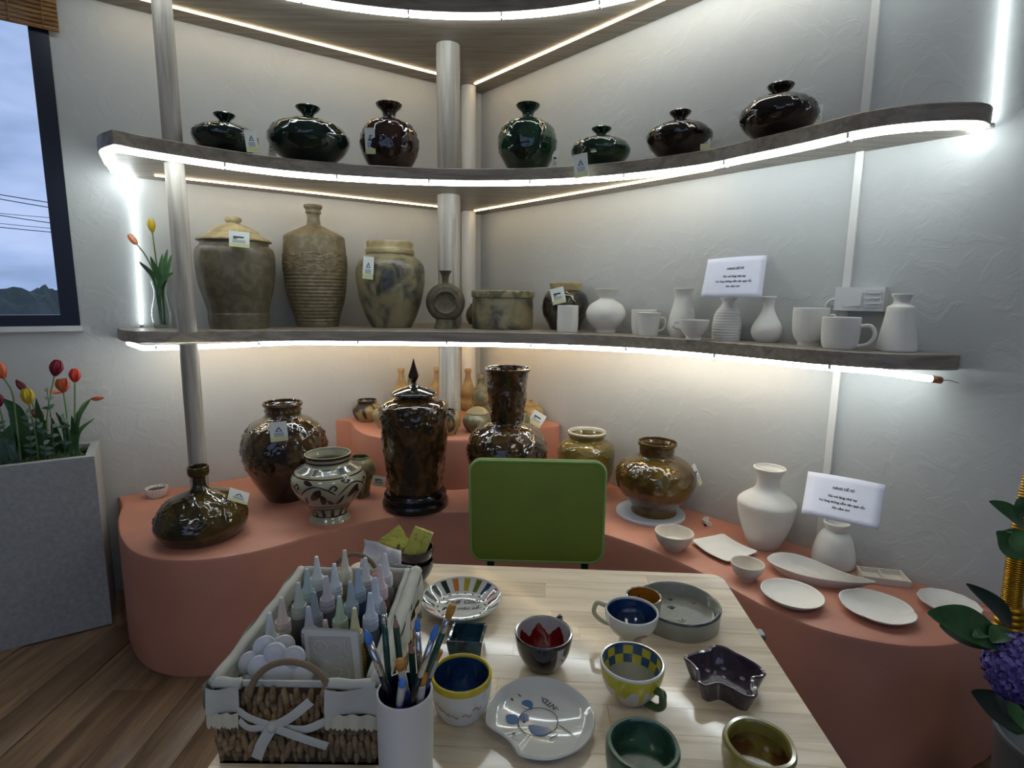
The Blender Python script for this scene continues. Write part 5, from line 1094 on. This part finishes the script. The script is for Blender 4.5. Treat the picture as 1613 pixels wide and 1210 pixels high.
def place_brush(tip, rim, r, others):
    """stand it on the cup floor so that it clears the cup rim, the basket and the brushes already there"""
    want = P(rim[0], rim[1], TZ+BRH); best = None; fl_ = TZ+bc['floor']+.002
    for di, dx_ in [(d_, x_) for d_ in range(-13, 8) for x_ in (0, -5, 5)]:
        tp_ = PD(tip[0]+dx_, tip[1], depth(c)+di*.01)
        for rad in (.15, .40, .58, .72):
            for ai in range(16):
                a_ = ai*math.pi/8; base = Vector((c.x+Rc*rad*math.cos(a_), c.y+Rc*rad*math.sin(a_), fl_))
                if tp_.z-base.z < .09: continue
                x_ = base.lerp(tp_, (TZ+BRH-base.z)/(tp_.z-base.z)) if tp_.z > TZ+BRH else tp_
                out_ = (x_.xy-c.xy).length
                if out_ > Rc-.0045-r*1.1: continue
                cost = (x_-want).length+abs(dx_)*.002
                if tp_.z > BZ_-.06:
                    lo_p = base.lerp(tp_, max(0, (BZ_-.06-base.z)/(tp_.z-base.z)))
                    for k_ in range(9):
                        w_ = lo_p.lerp(tp_, k_/8)
                        if w_.x < BX1_+.014+r and w_.y > BY0_-.016-r and w_.z < BZ_+.016+r: cost += 1
                for (p2, q2, r2) in others:
                    g_ = seg_gap(base, tp_, p2, q2)-(r+r2)*1.12
                    if g_ < 0: cost += .3-g_*20
                if best is None or cost < best[0]: best = (cost, base, tp_)
    return best[1], best[2], r
BX1_, BY0_, BZ_ = -.167, .626, .862
SPECS = []
def brush(*a_, **k_): SPECS.append((a_, k_))
def build_brush(base, tp_, label, tip, rim, kind, mh, mf=None, mb=None, r=.0035, bl_=.018, fl=.03, dd=0, flat=1):
    d = (tp_-base).normalized()
    tot = (tp_-base).length; t = thing('paint_brush' if kind != 'pencil' else 'pencil', label, 'brush' if kind != 'pencil' else 'pencil', base, 0, 'brushes in the white cup')
    t.rotation_euler = Vector((0, 0, 1)).rotation_difference(d).to_euler()
    if kind == 'pencil':
        obj('barrel', lathe([(0, 0), (r, 0), (r, tot-.016), (0, tot-.016)], 6), mh, t, auto=30)
        cn = obj('sharpened_wood', lathe([(r*.95, tot-.016), (r*.3, tot-.004), (0, tot-.004)], 10), m_pen, t); obj('lead', lathe([(r*.3, tot-.004), (.0003, tot), (0, tot)], 8), m_ink, cn); return
    hl = tot-bl_-fl
    obj('handle', lathe([(0, 0), (r*.6, 0), (r*.9, hl*.3), (r*1.05, hl*.8), (r*.95, hl), (0, hl)], 10), mh, t)
    o = obj('ferrule', lathe([(r*.95, hl-.002), (r*1.02, hl+fl*.15), (r*1.08, hl+fl*.18), (r*1.02, hl+fl*.22), (r*1.02, hl+fl*.30), (r*1.08, hl+fl*.33), (r*1.02, hl+fl*.37), (r*.98, hl+fl), (0, hl+fl)], 12), mf or m_silver, t)
    if kind == 'flat': b = [(0, hl+fl-.002), (r*1.0, hl+fl), (r*1.25, hl+fl+bl_*.6), (r*1.15, tot), (0, tot)]
    else: b = [(0, hl+fl-.002), (r*.9, hl+fl), (r*1.15, hl+fl+bl_*.35), (r*.8, hl+fl+bl_*.75), (r*.15, tot), (0, tot)]
    o2 = obj('bristles' if kind != 'silicone' else 'silicone_tip', lathe(b, 12), mb, t)
    if flat != 1:
        for q_ in (o, o2): q_.scale = (flat, .7, 1)
brush('black brush with blue silicone tip leaning to the basket', (575, 992), (602, 1082), 'silicone', m_bblk, None, m_sil, .0042, .018, .042, dd=-.085)
brush('upright dark green brush with clear bristles', (608, 946), (611, 1070), 'round', m_bgrn, m_silver, m_hair, .0038, .016, .010, dd=-.05)
brush('dark green pencil leaning beside the upright green brush', (617, 968), (633, 1068), 'pencil', m_bgrn, r=.0042, dd=-.045)
brush('black brush with blue pointed tip in the middle of the cup', (662, 973), (641, 1072), 'silicone', m_bblk, None, m_sil, .0036, .017, .045, dd=-.03)
brush('short dark green pencil standing in the cup', (652, 1008), (660, 1075), 'pencil', m_bgrn, r=.0042)
brush('black brush with narrow blue tip and long silver ferrule', (694, 983), (662, 1075), 'silicone', m_bblk, None, m_sil, .0038, .022, .05)
brush('tall green brush with golden flat bristles', (713, 954), (670, 1078), 'flat', m_bgrn, m_silver, m_bris, .0040, .018, .018)
brush('blue brush with small golden bristles over the yellow rimmed cup', (693, 1025), (673, 1085), 'flat', m_bblu, m_clearf, m_bris, .0034, .012, .025)
brush('blue brush with wide golden bristles in a clear ferrule', (629, 1040), (641, 1088), 'flat', m_bblu, m_clearf, m_bris, .0048, .012, .024)
brush('small blue brush with round blue tip', (635, 1068), (631, 1100), 'silicone', m_bblu, m_clearf, m_sil, .0045, .011, .022, dd=-.01)
brush('blue brush with golden wedge bristles leaning to the cup rim', (671, 1060), (654, 1100), 'flat', m_bblu, m_clearf, m_bris, .0052, .014, .024, dd=-.01)

rad_ = [(k_.get('r', a_[7] if len(a_) > 7 else .0035))*(1 if a_[3] == 'pencil' else 1.22) for a_, k_ in SPECS]
spot, least = {}, 9e9; rr_ = random.Random(11)
for attempt in range(9):
    order = sorted(range(len(SPECS)), key=lambda i: -SPECS[i][0][1][1]); sp_ = {}
    if attempt: rr_.shuffle(order)
    for sweep in range(3):
        for i in order: sp_[i] = place_brush(SPECS[i][0][1], SPECS[i][0][2], rad_[i], [w_ for j, w_ in sp_.items() if j != i])
    bad = sum(max(0, (sp_[i][2]+sp_[j][2])-seg_gap(sp_[i][0], sp_[i][1], sp_[j][0], sp_[j][1])) for i in sp_ for j in sp_ if j < i)
    if bad < least: spot, least = sp_, bad
for i, (a_, k_) in enumerate(SPECS): build_brush(spot[i][0], spot[i][1], *a_, **k_)

# ---------------------------------------------------------------- basket of paint bottles
BX0, BX1, BY0, BY1, BZ = -.372, -.167, .626, .918, .862
m_sea = wood_mat('seagrass', [S(84, 66, 46), S(130, 106, 74), S(166, 140, 102)], (60, 60, 90), .8); m_lin = mat('linen', S(188, 188, 178), .9, var=.08, vscale=20, bump=.4, bscale=900, bdist=.0008); m_lace = mat('lace', S(200, 192, 168), .9, bump=.6, bscale=500, bdist=.001); m_rope = mat('rope_handle', S(128, 108, 84), .85, bump=.6, bscale=500)
bk = thing('seagrass_basket', 'rectangular woven seagrass basket with linen liner, full of paint bottles', 'basket', ((BX0+BX1)/2, (BY0+BY1)/2, TZ))
bw, bd, bh = (BX1-BX0)/2, (BY1-BY0)/2, BZ-TZ
strand = lathe([(0, -.0125), (.0030, -.0115), (.0046, -.004), (.0046, .004), (.0030, .0115), (0, .0125)], 6)
def side_weave(L_, fn):
    ms_ = []; n_ = int(2*L_/.0076)
    for r_ in range(5):
        for i in range(n_):
            s_ = -L_+(i+.5)*2*L_/n_; tw = (.5 if (i+r_) % 2 else -.5)*.004; z = .0145+r_*.0188+(.010 if i % 2 else 0)+rs.uniform(-.0015, .0015)
            m_ = strand.copy(); m_.transform(fn(s_, z, tw) @ Matrix.Rotation(rs.uniform(-.25, .25), 4, 'Y')); ms_.append(m_)
    j = join(ms_)
    for m_ in ms_: bpy.data.meshes.remove(m_)
    return j
for fn, L_ in ((lambda s, z, o: Matrix.Translation((s, -bd-o, z)), bw), (lambda s, z, o: Matrix.Translation((s, bd+o, z)), bw), (lambda s, z, o: Matrix.Translation((-bw-o, s, z)), bd), (lambda s, z, o: Matrix.Translation((bw+o, s, z)), bd)):
    tag(obj('woven_side', side_weave(L_, fn), m_sea, bk), kind='stuff')
obj('basket_core', join([box((-bw, -bd, 0), (bw, -bd+.003, bh-.004)), box((-bw, bd-.003, 0), (bw, bd, bh-.004)), box((-bw, -bd, 0), (-bw+.003, bd, bh-.004)), box((bw-.003, -bd, 0), (bw, bd, bh-.004)), box((-bw, -bd, 0), (bw, bd, .004))]), mat('seagrass_dark', S(58, 44, 30), .9), bk)
def cloth_strip(pa, top_, bot, nrm, wav=.0038):
    """pa: list of (x,y) along the rim; hangs outside from top_ to bot"""
    v, f = [], []; N = len(pa); K = 6
    for i, p in enumerate(pa):
        for k_ in range(K):
            s = k_/(K-1); z = top_+(bot-top_)*s; w_ = wav*math.sin(i*.55+k_*.3)+.004; v.append((p[0]+nrm[0]*w_, p[1]+nrm[1]*w_, z+.0015*math.sin(i*.9)*s))
    for i in range(N-1):
        for k_ in range(K-1): a = i*K+k_; f.append((a, a+1, a+K+1, a+K))
    me = mesh('cloth', v, f); return me
def lin(a, b, n): return [(a[0]+(b[0]-a[0])*i/n, a[1]+(b[1]-a[1])*i/n) for i in range(n+1)]
ro_ = bw+.006, bd+.006
# liner inside and rolled over the rim
inn = [box((-bw+.003, -bd+.003, .006), (bw-.003, -bd+.006, bh+.004)), box((-bw+.003, bd-.006, .006), (bw-.003, bd-.003, bh+.004)), box((-bw+.003, -bd+.003, .006), (-bw+.006, bd-.003, bh+.004)), box((bw-.006, -bd+.003, .006), (bw-.003, bd-.003, bh+.004))]
lo_ = obj('liner', join(inn), m_lin, bk)
def roll(pts, r_): return tube([Vector(p)+Vector((0, 0, .0012*math.sin(i*1.1))) for i, p in enumerate(pts)], r_, 8)
R3 = lambda l_: [(a, b, bh+.003) for a, b in l_]
obj('liner_roll', roll(R3(lin((-bw, -bd), (-bw, bd), 24)), .0075), m_lin, lo_)
obj('liner_roll', roll(R3(lin((bw, -bd), (bw, bd), 24)), .0105), m_lin, lo_)
obj('liner_roll', roll(R3(lin((bw-.010, -bd*.9), (bw-.015, bd), 24)), .006), m_lin, lo_)
obj('liner_roll', roll(R3(lin((-bw, bd), (bw, bd), 18)), .006), m_lin, lo_)
fl1, fl2 = -bw+.034, bw-.062
obj('liner_roll', roll(R3(lin((-bw, -bd), (fl1, -bd), 6)), .007), m_lin, lo_); obj('liner_roll', roll(R3(lin((fl2, -bd), (bw, -bd), 8)), .007), m_lin, lo_)
for pa, nr_ in ((lin((-bw-.005, bd), (-bw-.005, -bd-.005), 24), (-1, 0)), (lin((bw+.005, bd), (bw+.005, -bd-.005), 24), (1, 0)), (lin((-bw-.005, -bd-.006), (fl1, -bd-.006), 8), (0, -1)), (lin((fl2, -bd-.006), (bw+.005, -bd-.006), 10), (0, -1))):
    fp = obj('liner_flap', cloth_strip(pa, bh+.004, bh-.032, nr_), m_lin, bk)
    v, f = [], []; N = len(pa)*4
    for i in range(N):
        s = i/(N-1)*(len(pa)-1); j = min(int(s), len(pa)-2); q_ = s-j; x_ = pa[j][0]+(pa[j+1][0]-pa[j][0])*q_; y_ = pa[j][1]+(pa[j+1][1]-pa[j][1])*q_
        for k_, z in enumerate((bh-.030, bh-.040, bh-.048-.004*abs(math.sin(i*.8)))): v.append((x_+nr_[0]*(.006+.0015*math.sin(i*.5+k_)), y_+nr_[1]*(.006+.0015*math.sin(i*.5+k_)), z))
    for i in range(N-1):
        for k_ in (0, 1): a = i*3+k_; f.append((a, a+1, a+4, a+3))
    obj('lace_edge', mesh('lace', v, f), m_lace, fp)
def arch(x0, x1, y, zt, name='handle', r_=.0042, lean=0):
    pts = [Vector(((x0+x1)/2-(x1-x0)/2*math.cos(a), y+lean*math.sin(a), bh-.012+(zt)*math.sin(a))) for a in [math.pi*i/20 for i in range(21)]]
    obj(name, tube(pts, r_, 8), m_rope, bk)
arch(-bw+.047, -bw+.148, -bd-.004, .046, lean=.004); arch(-bw+.055, -bw+.135, bd+.002, .045)
# ribbon bow across the front
def ribbon(pts, w_):
    q_ = spline([Vector(p) for p in pts], 6); v, f = [], []
    for i, p in enumerate(q_):
        a, b = q_[max(0, i-1)], q_[min(len(q_)-1, i+1)]; d = (b-a).normalized(); nn = d.cross(Vector((0, -1, 0))).normalized()
        v += [p-nn*w_/2, p+Vector((0, -.0012, 0)), p+nn*w_/2]
    for i in range(len(q_)-1):
        for j in (0, 1): a = 3*i+j; f.append((a, a+1, a+4, a+3))
    return mesh('ribbon', v, f)
yf = -bd-.014; kx, kz = -bw+.078, bh-.045
bow = obj('ribbon_bow', xform(lathe([(0, -.007), (.006, -.005), (.0075, 0), (.006, .005), (0, .007)], 12), Matrix.Translation((kx, yf, kz))), m_lin, bk)
for pts, w_ in (([(kx, yf, kz), (kx-.03, yf, kz+.012), (fl1, yf+.004, kz+.018)], .010), ([(kx, yf, kz), (kx-.03, yf, kz-.003), (fl1, yf+.004, kz+.004)], .009), ([(kx, yf, kz), (kx+.04, yf, kz-.004), (fl2, yf+.004, kz+.004)], .011), ([(kx, yf-.002, kz), (kx+.025, yf-.004, kz+.016), (kx+.05, yf-.002, kz+.037)], .012), ([(kx, yf-.002, kz), (kx-.012, yf-.004, kz-.02), (kx-.022, yf-.002, kz-.044)], .014), ([(kx, yf-.002, kz), (kx+.035, yf-.004, kz-.012), (kx+.068, yf-.002, kz-.026)], .012)):
    obj('ribbon_strip', ribbon(pts, w_), m_lin, bow)
# bottles
bt = [(800, 310, 'white'), (978, 270, 'cream'), (913, 355, 'ice'), (1110, 318, 'clear'), (1063, 380, 'blue'), (1300, 290, 'white'), (1227, 362, 'pink'), (737, 388, 'teal'), (862, 435, 'mauve'), (1015, 470, 'steel'), (1198, 443, 'sky'), (683, 475, 'sage'), (785, 535, 'slate'), (945, 562, 'green'), (1143, 540, 'pale blue'), (577, 570, 'peach'), (748, 627, 'lavender'), (1040, 637, 'yellow'), (855, 712, 'rose'), (500, 668, 'clear grey')]
bc_ = dict(white=(216, 216, 218), cream=(210, 204, 183), ice=(208, 216, 222), clear=(207, 210, 210), blue=(167, 186, 207), pink=(216, 196, 200), teal=(174, 194, 194), mauve=(198, 192, 201), steel=(165, 180, 192), sky=(196, 208, 225), sage=(187, 198, 189), slate=(147, 156, 165), green=(183, 201, 177), peach=(211, 195, 186), lavender=(190, 192, 208), yellow=(209, 202, 157), rose=(209, 178, 179))
bc_['pale blue'] = (195, 207, 225); bc_['clear grey'] = (203, 209, 208)
bodyc = dict(peach=(170, 130, 80), yellow=(180, 150, 40), cream=(176, 160, 120), pink=(150, 96, 96), blue=(84, 116, 150), steel=(70, 96, 116), slate=(66, 76, 92), sky=(90, 104, 130), white=(150, 148, 144))
noz = lathe([(0, .031), (.0092, .031), (.0088, .034), (.0072, .0365), (.0062, .042), (.0034, .064), (.0030, .068), (.0024, .0685), (0, .0685)][::1], 16)
cap = lathe([(0, .012), (.0115, .012), (.0118, .014), (.0118, .018), (.0112, .0185), (.0112, .0195), (.0118, .020), (.0118, .025), (.0112, .0255), (.0112, .0265), (.0117, .027), (.0110, .0315), (0, .0315)], 20)
def bod(h_): return lathe([(0, -h_), (.0150, -h_), (.0158, -h_+.003), (.0158, -.020), (.0152, -.008), (.0132, .004), (.0110, .010), (.0105, .014), (0, .014)], 24)
# spread the bottles over the basket floor so that no two bodies meet, each nozzle tip kept on its sight line
tips = [(300+a/4.0325, 800+b/4.0325) for a, b, cn in bt]; YB = [P(x_, y_, .932).y for x_, y_ in tips]
lo_y = {13: .735, 14: .735, 16: .728, 17: .728, 18: .735, 19: .722}; Y0 = list(YB)
xa_ = lambda i: max(BX0+.024, min(BX1-.040, PY(tips[i][0], tips[i][1], YB[i]).x))
for it in range(900):
    for i in range(20):
        for j in range(i):
            dx, dy = xa_(i)-xa_(j), YB[i]-YB[j]; d_ = math.hypot(dx, dy)
            if d_ < .0319:
                need = math.sqrt(max(0, .0319**2-dx*dx)); s_ = 1 if Y0[i] >= Y0[j] else -1; m_ = (need-dy*s_)*.26; YB[i] += s_*m_; YB[j] -= s_*m_
    for i in range(20): YB[i] = max(lo_y.get(i, .724), min(.893, YB[i]))
for i, (a, b, cn) in enumerate(bt):
    p = PY(tips[i][0], tips[i][1], YB[i]); p.x = xa_(i); tz_ = p.z
    t = thing('paint_bottle', '%s paint bottle with long nozzle in the basket%s' % (cn, {0: ', behind the cream one', 5: ', nearest the sponges'}.get(i, '')), 'bottle', (p.x, p.y, tz_-.0685), 0, 'paint bottles in the basket')
    cc_ = S(*bc_[cn]); bc2 = S(*bodyc.get(cn, [int(q_*.62) for q_ in bc_[cn]]))
    obj('nozzle', noz.copy(), mat('nozzle_'+cn.replace(' ', '_'), cc_, .35), t, auto=50); obj('cap', cap.copy(), mat('cap_'+cn.replace(' ', '_'), tuple(min(1, q_*.92) for q_ in cc_[:3])+(1,), .4), t, auto=40)
    obj('bottle_body', bod(tz_-.0685-TZ-.0042), mat('bottle_'+cn.replace(' ', '_'), bc2, .12, coat=.8, trans=.25), t, auto=50)
# paint palettes (white scalloped plastic)
def palette(label, px, yz, tilt, rz, sc):
    p = PY(px[0], px[1], yz); t = thing('paint_palette', label, 'palette', p); ms_ = []
    dome = lambda r_, h_: lathe([(r_*1.04, 0), (r_*1.04, .002), (r_, .004), (r_*.97, .0045), (r_*.93, h_*.45), (r_*.7, h_*.85), (r_*.3, h_), (0, h_)], 28)
    cpl = obj('centre_well', dome(.026*sc, .016*sc), m_plas, t)
    for k_ in range(7):
        a = k_*2*math.pi/7; obj('well', xform(dome(.0175*sc, .012*sc), Matrix.Translation((.034*sc*math.cos(a), .034*sc*math.sin(a), 0))), m_plas, t)
    t.rotation_euler = (tilt, 0, rz); return t
m_plas = mat('white_plastic_palette', S(196, 199, 206), .35)
palette('white flower shaped plastic palette at the front of the basket', (441, 1064), .662, math.radians(76), .1, .84)
palette('white flower shaped plastic palette leaning behind the front one', (427, 1050), .689, math.radians(74), .5, .84)
# stencil sheets
q = [PD(478, 991, .772), PD(562, 996, .775), PD(570, 1082, .752), PD(487, 1087, .748)]; o_ = q[3].copy()
t = thing('stencil_sheets', 'pack of translucent white lace edged stencil sheets in the basket', 'stencils', o_)
n_ = ((q[1]-q[0]).cross(q[3]-q[0])).normalized(); n_ = n_ if n_.dot(CAM-q[0]) > 0 else -n_
def st(s, r, off): return q[0].lerp(q[1], s).lerp(q[3].lerp(q[2], s), r)+n_*off-o_
m_sten = mat('stencil_plastic', S(186, 186, 178), .3, coat=.3); m_sten2 = mat('stencil_grey', S(158, 156, 146), .35, coat=.3)
for k_ in range(3):
    off = -.004*k_; e_ = []
    for i in range(25): e_.append((i/24+.01*k_, -.015*k_+.0))
    for i in range(33): e_.append((1+.01*k_+(.028 if i % 2 else 0), i/32))
    e_ += [(1-i/8, 1) for i in range(9)]+[(0, 1-i/8) for i in range(1, 8)]
    v = [st(a, b, off) for a, b in e_]; v2 = [st(a, b, off-.0008) for a, b in e_]; N = len(v)
    obj('sheet', recalc(mesh('sheet', v+v2, [tuple(range(N)), tuple(range(N, 2*N))]+[(i, (i+1) % N, N+(i+1) % N, N+i) for i in range(N)], False)), m_sten, t)
obj('sheet_panel', recalc(mesh('panel', [st(a, b, o2) for o2 in (.0006, .0012) for a, b in ((.07, .12), (.86, .1), (.88, .93), (.09, .95))], [(0, 1, 2, 3), (4, 5, 6, 7), (0, 1, 5, 4), (1, 2, 6, 5), (2, 3, 7, 6), (3, 0, 4, 7)], False)), m_sten2, t)
for cu in ([(.15, .3), (.22, .2), (.36, .2), (.42, .33), (.32, .42), (.2, .4), (.15, .3)], [(.24, .3), (.3, .27), (.32, .33)], [(.45, .28), (.58, .22), (.7, .28), (.6, .34)], [(.2, .6), (.32, .52), (.45, .6), (.36, .68)], [(.42, .74), (.52, .66), (.66, .7), (.6, .8), (.5, .84)], [(.55, .5), (.66, .46), (.75, .54)], [(.78, .15), (.74, .3), (.8, .45), (.74, .6), (.8, .75), (.76, .9)]):
    obj('cut_out', tube([st(p.x, p.y, .0014) for p in spline([Vector((a, b, 0)) for a, b in cu], 5)], .0009, 5), m_sten, t)
# tissue, red cap, stacked bowls and sponges behind the basket
def crumple(label, name, px, dep, foot, m, amp=.03):
    q = [PD(a, b, d_) for (a, b), d_ in zip(px, dep)]+[Vector(w_) for w_ in foot]; o_ = q[3].copy(); N = 14; v, f = [], []
    n_ = ((q[1]-q[0]).cross(q[3]-q[0])).normalized()
    for j in range(N+1):
        for i in range(N+1):
            p = q[0].lerp(q[1], i/N).lerp(q[3].lerp(q[2], i/N), j/N); w_ = noise.noise(p*28)*amp+abs(noise.noise(p*60))*amp*.5; v.append(p+n_*w_+Vector((0, 0, .004*noise.noise(p*40)))-o_)
    for j in range(N):
        for i in range(N): a = j*(N+1)+i; f.append((a, a+1, a+N+2, a+N+1))
    o = obj(name, mesh(name, v, f), m, None, o_); so = o.modifiers.new('thick', 'SOLIDIFY'); so.thickness = .0006; return tag(o, label, 'tissue')
m_tis = mat('tissue_paper', S(212, 212, 220), .9)
crumple('crumpled white tissue sticking up behind the paint bottles', 'tissue', [(573, 849), (631, 866)], [1.075, 1.075], [(-.205, .955, TZ+.003), (-.29, .955, TZ+.003)], m_tis, .034)
crumple('clear crinkled plastic wrap tucked beside the linen liner', 'plastic_wrap', [(614, 887), (652, 893)], [1.03, 1.03], [(-.163, .952, TZ+.003), (-.198, .946, TZ+.003)], mat('clear_wrap', S(150, 156, 166), .12, coat=1), .008)
p = PD(597, 908, .95); tag(obj('orange_cap', lathe([(0, -.1), (.012, -.1), (.013, 0), (.011, .004), (0, .004)], 18), mat('orange_plastic', S(176, 70, 40), .4), None, p), 'orange red bottle top sunk between the paint bottles', 'bottle')
m_dbowl = glaze('dark_stoneware_glaze', S(36, 28, 32), S(60, 48, 52), 30, rough=.2)
b1 = pot('stacked_bowl', 'dark plum glazed bowl at the bottom of the pair holding sponges', 'bowl', 655, 921, TZ, [(883, 29.5), (886, 29.3), (895, 27), (905, 21.5), (912, 15), (915, 13)], m_dbowl, deep=.85, t=.004)
c2 = b1['c'].copy(); z2 = TZ+.030; c2.z = z2
b2 = pot('stacked_bowl', 'dark plum glazed upper bowl with two yellow sponges in it', 'bowl', 655, 0, z2, [(862, 29.8), (865, 29.6), (874, 27), (884, 21.5), (891, 15), (895, 12)], m_dbowl, deep=.85, t=.004, c=c2)
m_spg = mat('yellow_sponge', S(196, 194, 96), .95, var=.15, vscale=40, bump=.8, bscale=160, bdist=.004)
def sponge(label, quad, d0, th):
    q = [PD(a, b, d_) for (a, b), d_ in zip(quad, d0)]; n_ = ((q[1]-q[0]).cross(q[3]-q[0])).normalized(); n_ = -n_ if n_.dot(CAM-q[0]) > 0 else n_; o_ = sum(q, Vector())/4
    bm = bmesh.new(); vs = [bm.verts.new(p-o_) for p in q]+[bm.verts.new(p+n_*th-o_) for p in q]
    for f in ((0, 1, 2, 3), (7, 6, 5, 4), (0, 4, 5, 1), (1, 5, 6, 2), (2, 6, 7, 3), (3, 7, 4, 0)): bm.faces.new([vs[i] for i in f])
    bmesh.ops.recalc_face_normals(bm, faces=bm.faces[:]); bmesh.ops.subdivide_edges(bm, edges=bm.edges[:], cuts=11, use_grid_fill=True)
    bm.normal_update()
    for p in bm.verts:
        w_ = p.co+o_; hole = max(0, noise.noise(w_*260)-.22); p.co -= p.normal*(hole*.012+.001*noise.noise(w_*90))
    me = bpy.data.meshes.new('sponge'); bm.to_mesh(me); bm.free(); return tag(obj('sponge', me, m_spg, None, o_), label, 'sponge')
dB = depth(c2)
sponge('yellow porous sponge standing upright in the dark bowl', [(653, 830), (682, 841), (666, 882), (633, 872)], [dB-.012, dB-.012, dB-.02, dB-.02], .02)
sponge('yellow sponge lying slanted behind the upright one', [(595, 852), (629, 826), (645, 851), (633, 866)], [dB+.0, dB+.02, dB+.015, dB-.005], .03)

# ================================================================ FLOWERS AT THE BENCH END
DF = 1.16
fb = PD(1600, 1190, DF)
pc = Vector((PD(1695, 1150, DF).x, PD(1695, 1150, DF).y, 0))
fp = thing('flower_bucket', 'dark grey flower bucket with gold ribbed handle at the bench end', 'flower pot', pc)
obj('bucket', lathe([(0, 0), (.095, 0), (.10, .01), (.125, .40), (.13, .41), (.13, .425), (.122, .425), (.116, .40), (0, .38)], 40), mat('grey_bucket', S(84, 88, 92), .5), fp, auto=40)
m_gold = mat('gold_ribbon', S(176, 134, 30), .28, metal=.75, var=.15, vscale=60)
path = spline([PD(1590, 1010, DF), PD(1591, 975, DF), PD(1596, 925, DF), PD(1603, 870, DF), PD(1616, 800, DF), PD(1634, 730, DF)], 8); L_ = 0
for i in range(0, len(path)-1):
    a, b = path[i]-pc, path[i+1]-pc
    for s in (0, .5):
        m0, m1 = a.lerp(b, s+.04), a.lerp(b, s+.46); obj('handle_rib', tube([m0, m0.lerp(m1, .5), m1], .0, 8, rs=[.0174, .0188, .0174]), m_gold, fp)
for k_ in range(5):
    a = PD(1588+k_*.8, 1001-k_*10, DF)-pc; b = PD(1588+k_*.8, 993-k_*10, DF)-pc; obj('handle_collar', tube([a, a.lerp(b, .5), b], .0, 12, rs=[.026, .029, .026]), m_gold, fp)
m_lf = mat('flower_leaf', S(44, 84, 42), .4, var=.3, vscale=30); m_lfd = mat('flower_leaf_dark', S(22, 40, 28), .4, var=.3, vscale=30)
hy = thing('hydrangea', 'purple hydrangea blossom with broad green leaves beside the gold handle', 'flower', PD(1604, 1120, DF))
ho = Vector(hy.location); hc = PD(1603, 1052, DF-.115)
obj('stem', tube(spline([pc+Vector((-.05, -.05, .36))-ho, pc+Vector((-.085, -.075, .46))-ho, (hc+Vector((.012, .012, -.06)))-ho, hc-ho], 6), .005, 7), m_lfd, hy)
pet = mesh('floret', [(0, 0, 0), (.010, .004, .003), (.016, 0, .004), (.010, -.004, .003)]+[q_ for k_ in (1, 2, 3) for q_ in [(Matrix.Rotation(k_*math.pi/2, 3, 'Z') @ Vector(p)) for p in ((.010, .0065, .003), (.016, 0, .005), (.010, -.0065, .003))]], [(0, 3, 2, 1)]+[(0, 4+3*k_+2, 4+3*k_+1, 4+3*k_) for k_ in range(3)])
m_hyd = mat('hydrangea_violet', S(74, 62, 140), .6, col2=S(122, 112, 184), cscale=40)
bl = obj('blossom_core', xform(lathe([(0, -.04), (.027, -.03), (.041, 0), (.027, .03), (0, .04)], 16), Matrix.Translation(hc-ho)), m_hyd, hy)
for i in range(150):
    z = 1-2*(i+.5)/150; a = i*2.39996; r_ = math.sqrt(1-z*z); d = Vector((r_*math.cos(a), r_*math.sin(a), z)); pp_ = hc-ho+Vector((d.x*.049, d.y*.045, d.z*.060))*(1+.1*noise.noise(d*4))
    o = obj('floret', pet, m_hyd, bl, pp_); o.rotation_euler = (Vector((0, 0, 1)).rotation_difference(d) @ Matrix.Rotation(i*.7, 3, 'Z').to_quaternion()).to_euler()
def ovate(pts, w_, fold=.25):
    q_ = spline([Vector(p) for p in pts], 7); v, f = [], []; N = len(q_)
    for i, p in enumerate(q_):
        s = i/(N-1); a, b = q_[max(0, i-1)], q_[min(N-1, i+1)]; d = (b-a).normalized(); view = (CAM-p-ho).normalized()+Vector((0, 0, .5)); sd = d.cross(view).normalized(); up_ = sd.cross(d)
        ww = w_*.5*math.sin(math.pi*min(1, s**.8*.97+.02))**.75+.0004; v += [p-sd*ww+up_*ww*fold, p-sd*ww*.5+up_*ww*fold*.35, p, p+sd*ww*.5+up_*ww*fold*.35, p+sd*ww+up_*ww*fold]
    for i in range(N-1):
        for j in range(4): a = 5*i+j; f.append((a, a+1, a+6, a+5))
    return mesh('ovate', v, f)
for pts, w_, m_ in (([(1612, 828, 0), (1590, 808, -.02), (1558, 790, -.03)], .036, m_lf), ([(1616, 838, 0), (1592, 862, -.03), (1569, 838, -.05)], .062, m_lf), ([(1612, 815, 0), (1611, 800, -.02), (1607, 783, -.02)], .03, m_lf), ([(1592, 985, 0), (1568, 955, -.02), (1522, 920, -.03)], .038, m_lfd), ([(1578, 1008, -.03), (1520, 985, -.05), (1461, 966, -.05)], .072, m_lf), ([(1570, 1010, -.03), (1525, 1000, -.03), (1480, 985, .0)], .05, m_lfd), ([(1553, 1000, -.05), (1545, 998, -.07), (1532, 1003, -.07)], .02, m_lf), ([(1588, 992, -.02), (1575, 1000, -.05), (1561, 1012, -.06)], .036, m_lf), ([(1618, 1130, 0), (1575, 1120, -.03), (1530, 1090, -.04)], .07, m_lfd), ([(1620, 1110, 0), (1600, 1142, -.04), (1602, 1158, -.05)], .05, m_lf)):
    obj('leaf', ovate([PD(a, b, DF-.062+d_)-ho for a, b, d_ in pts], w_), m_, hy)
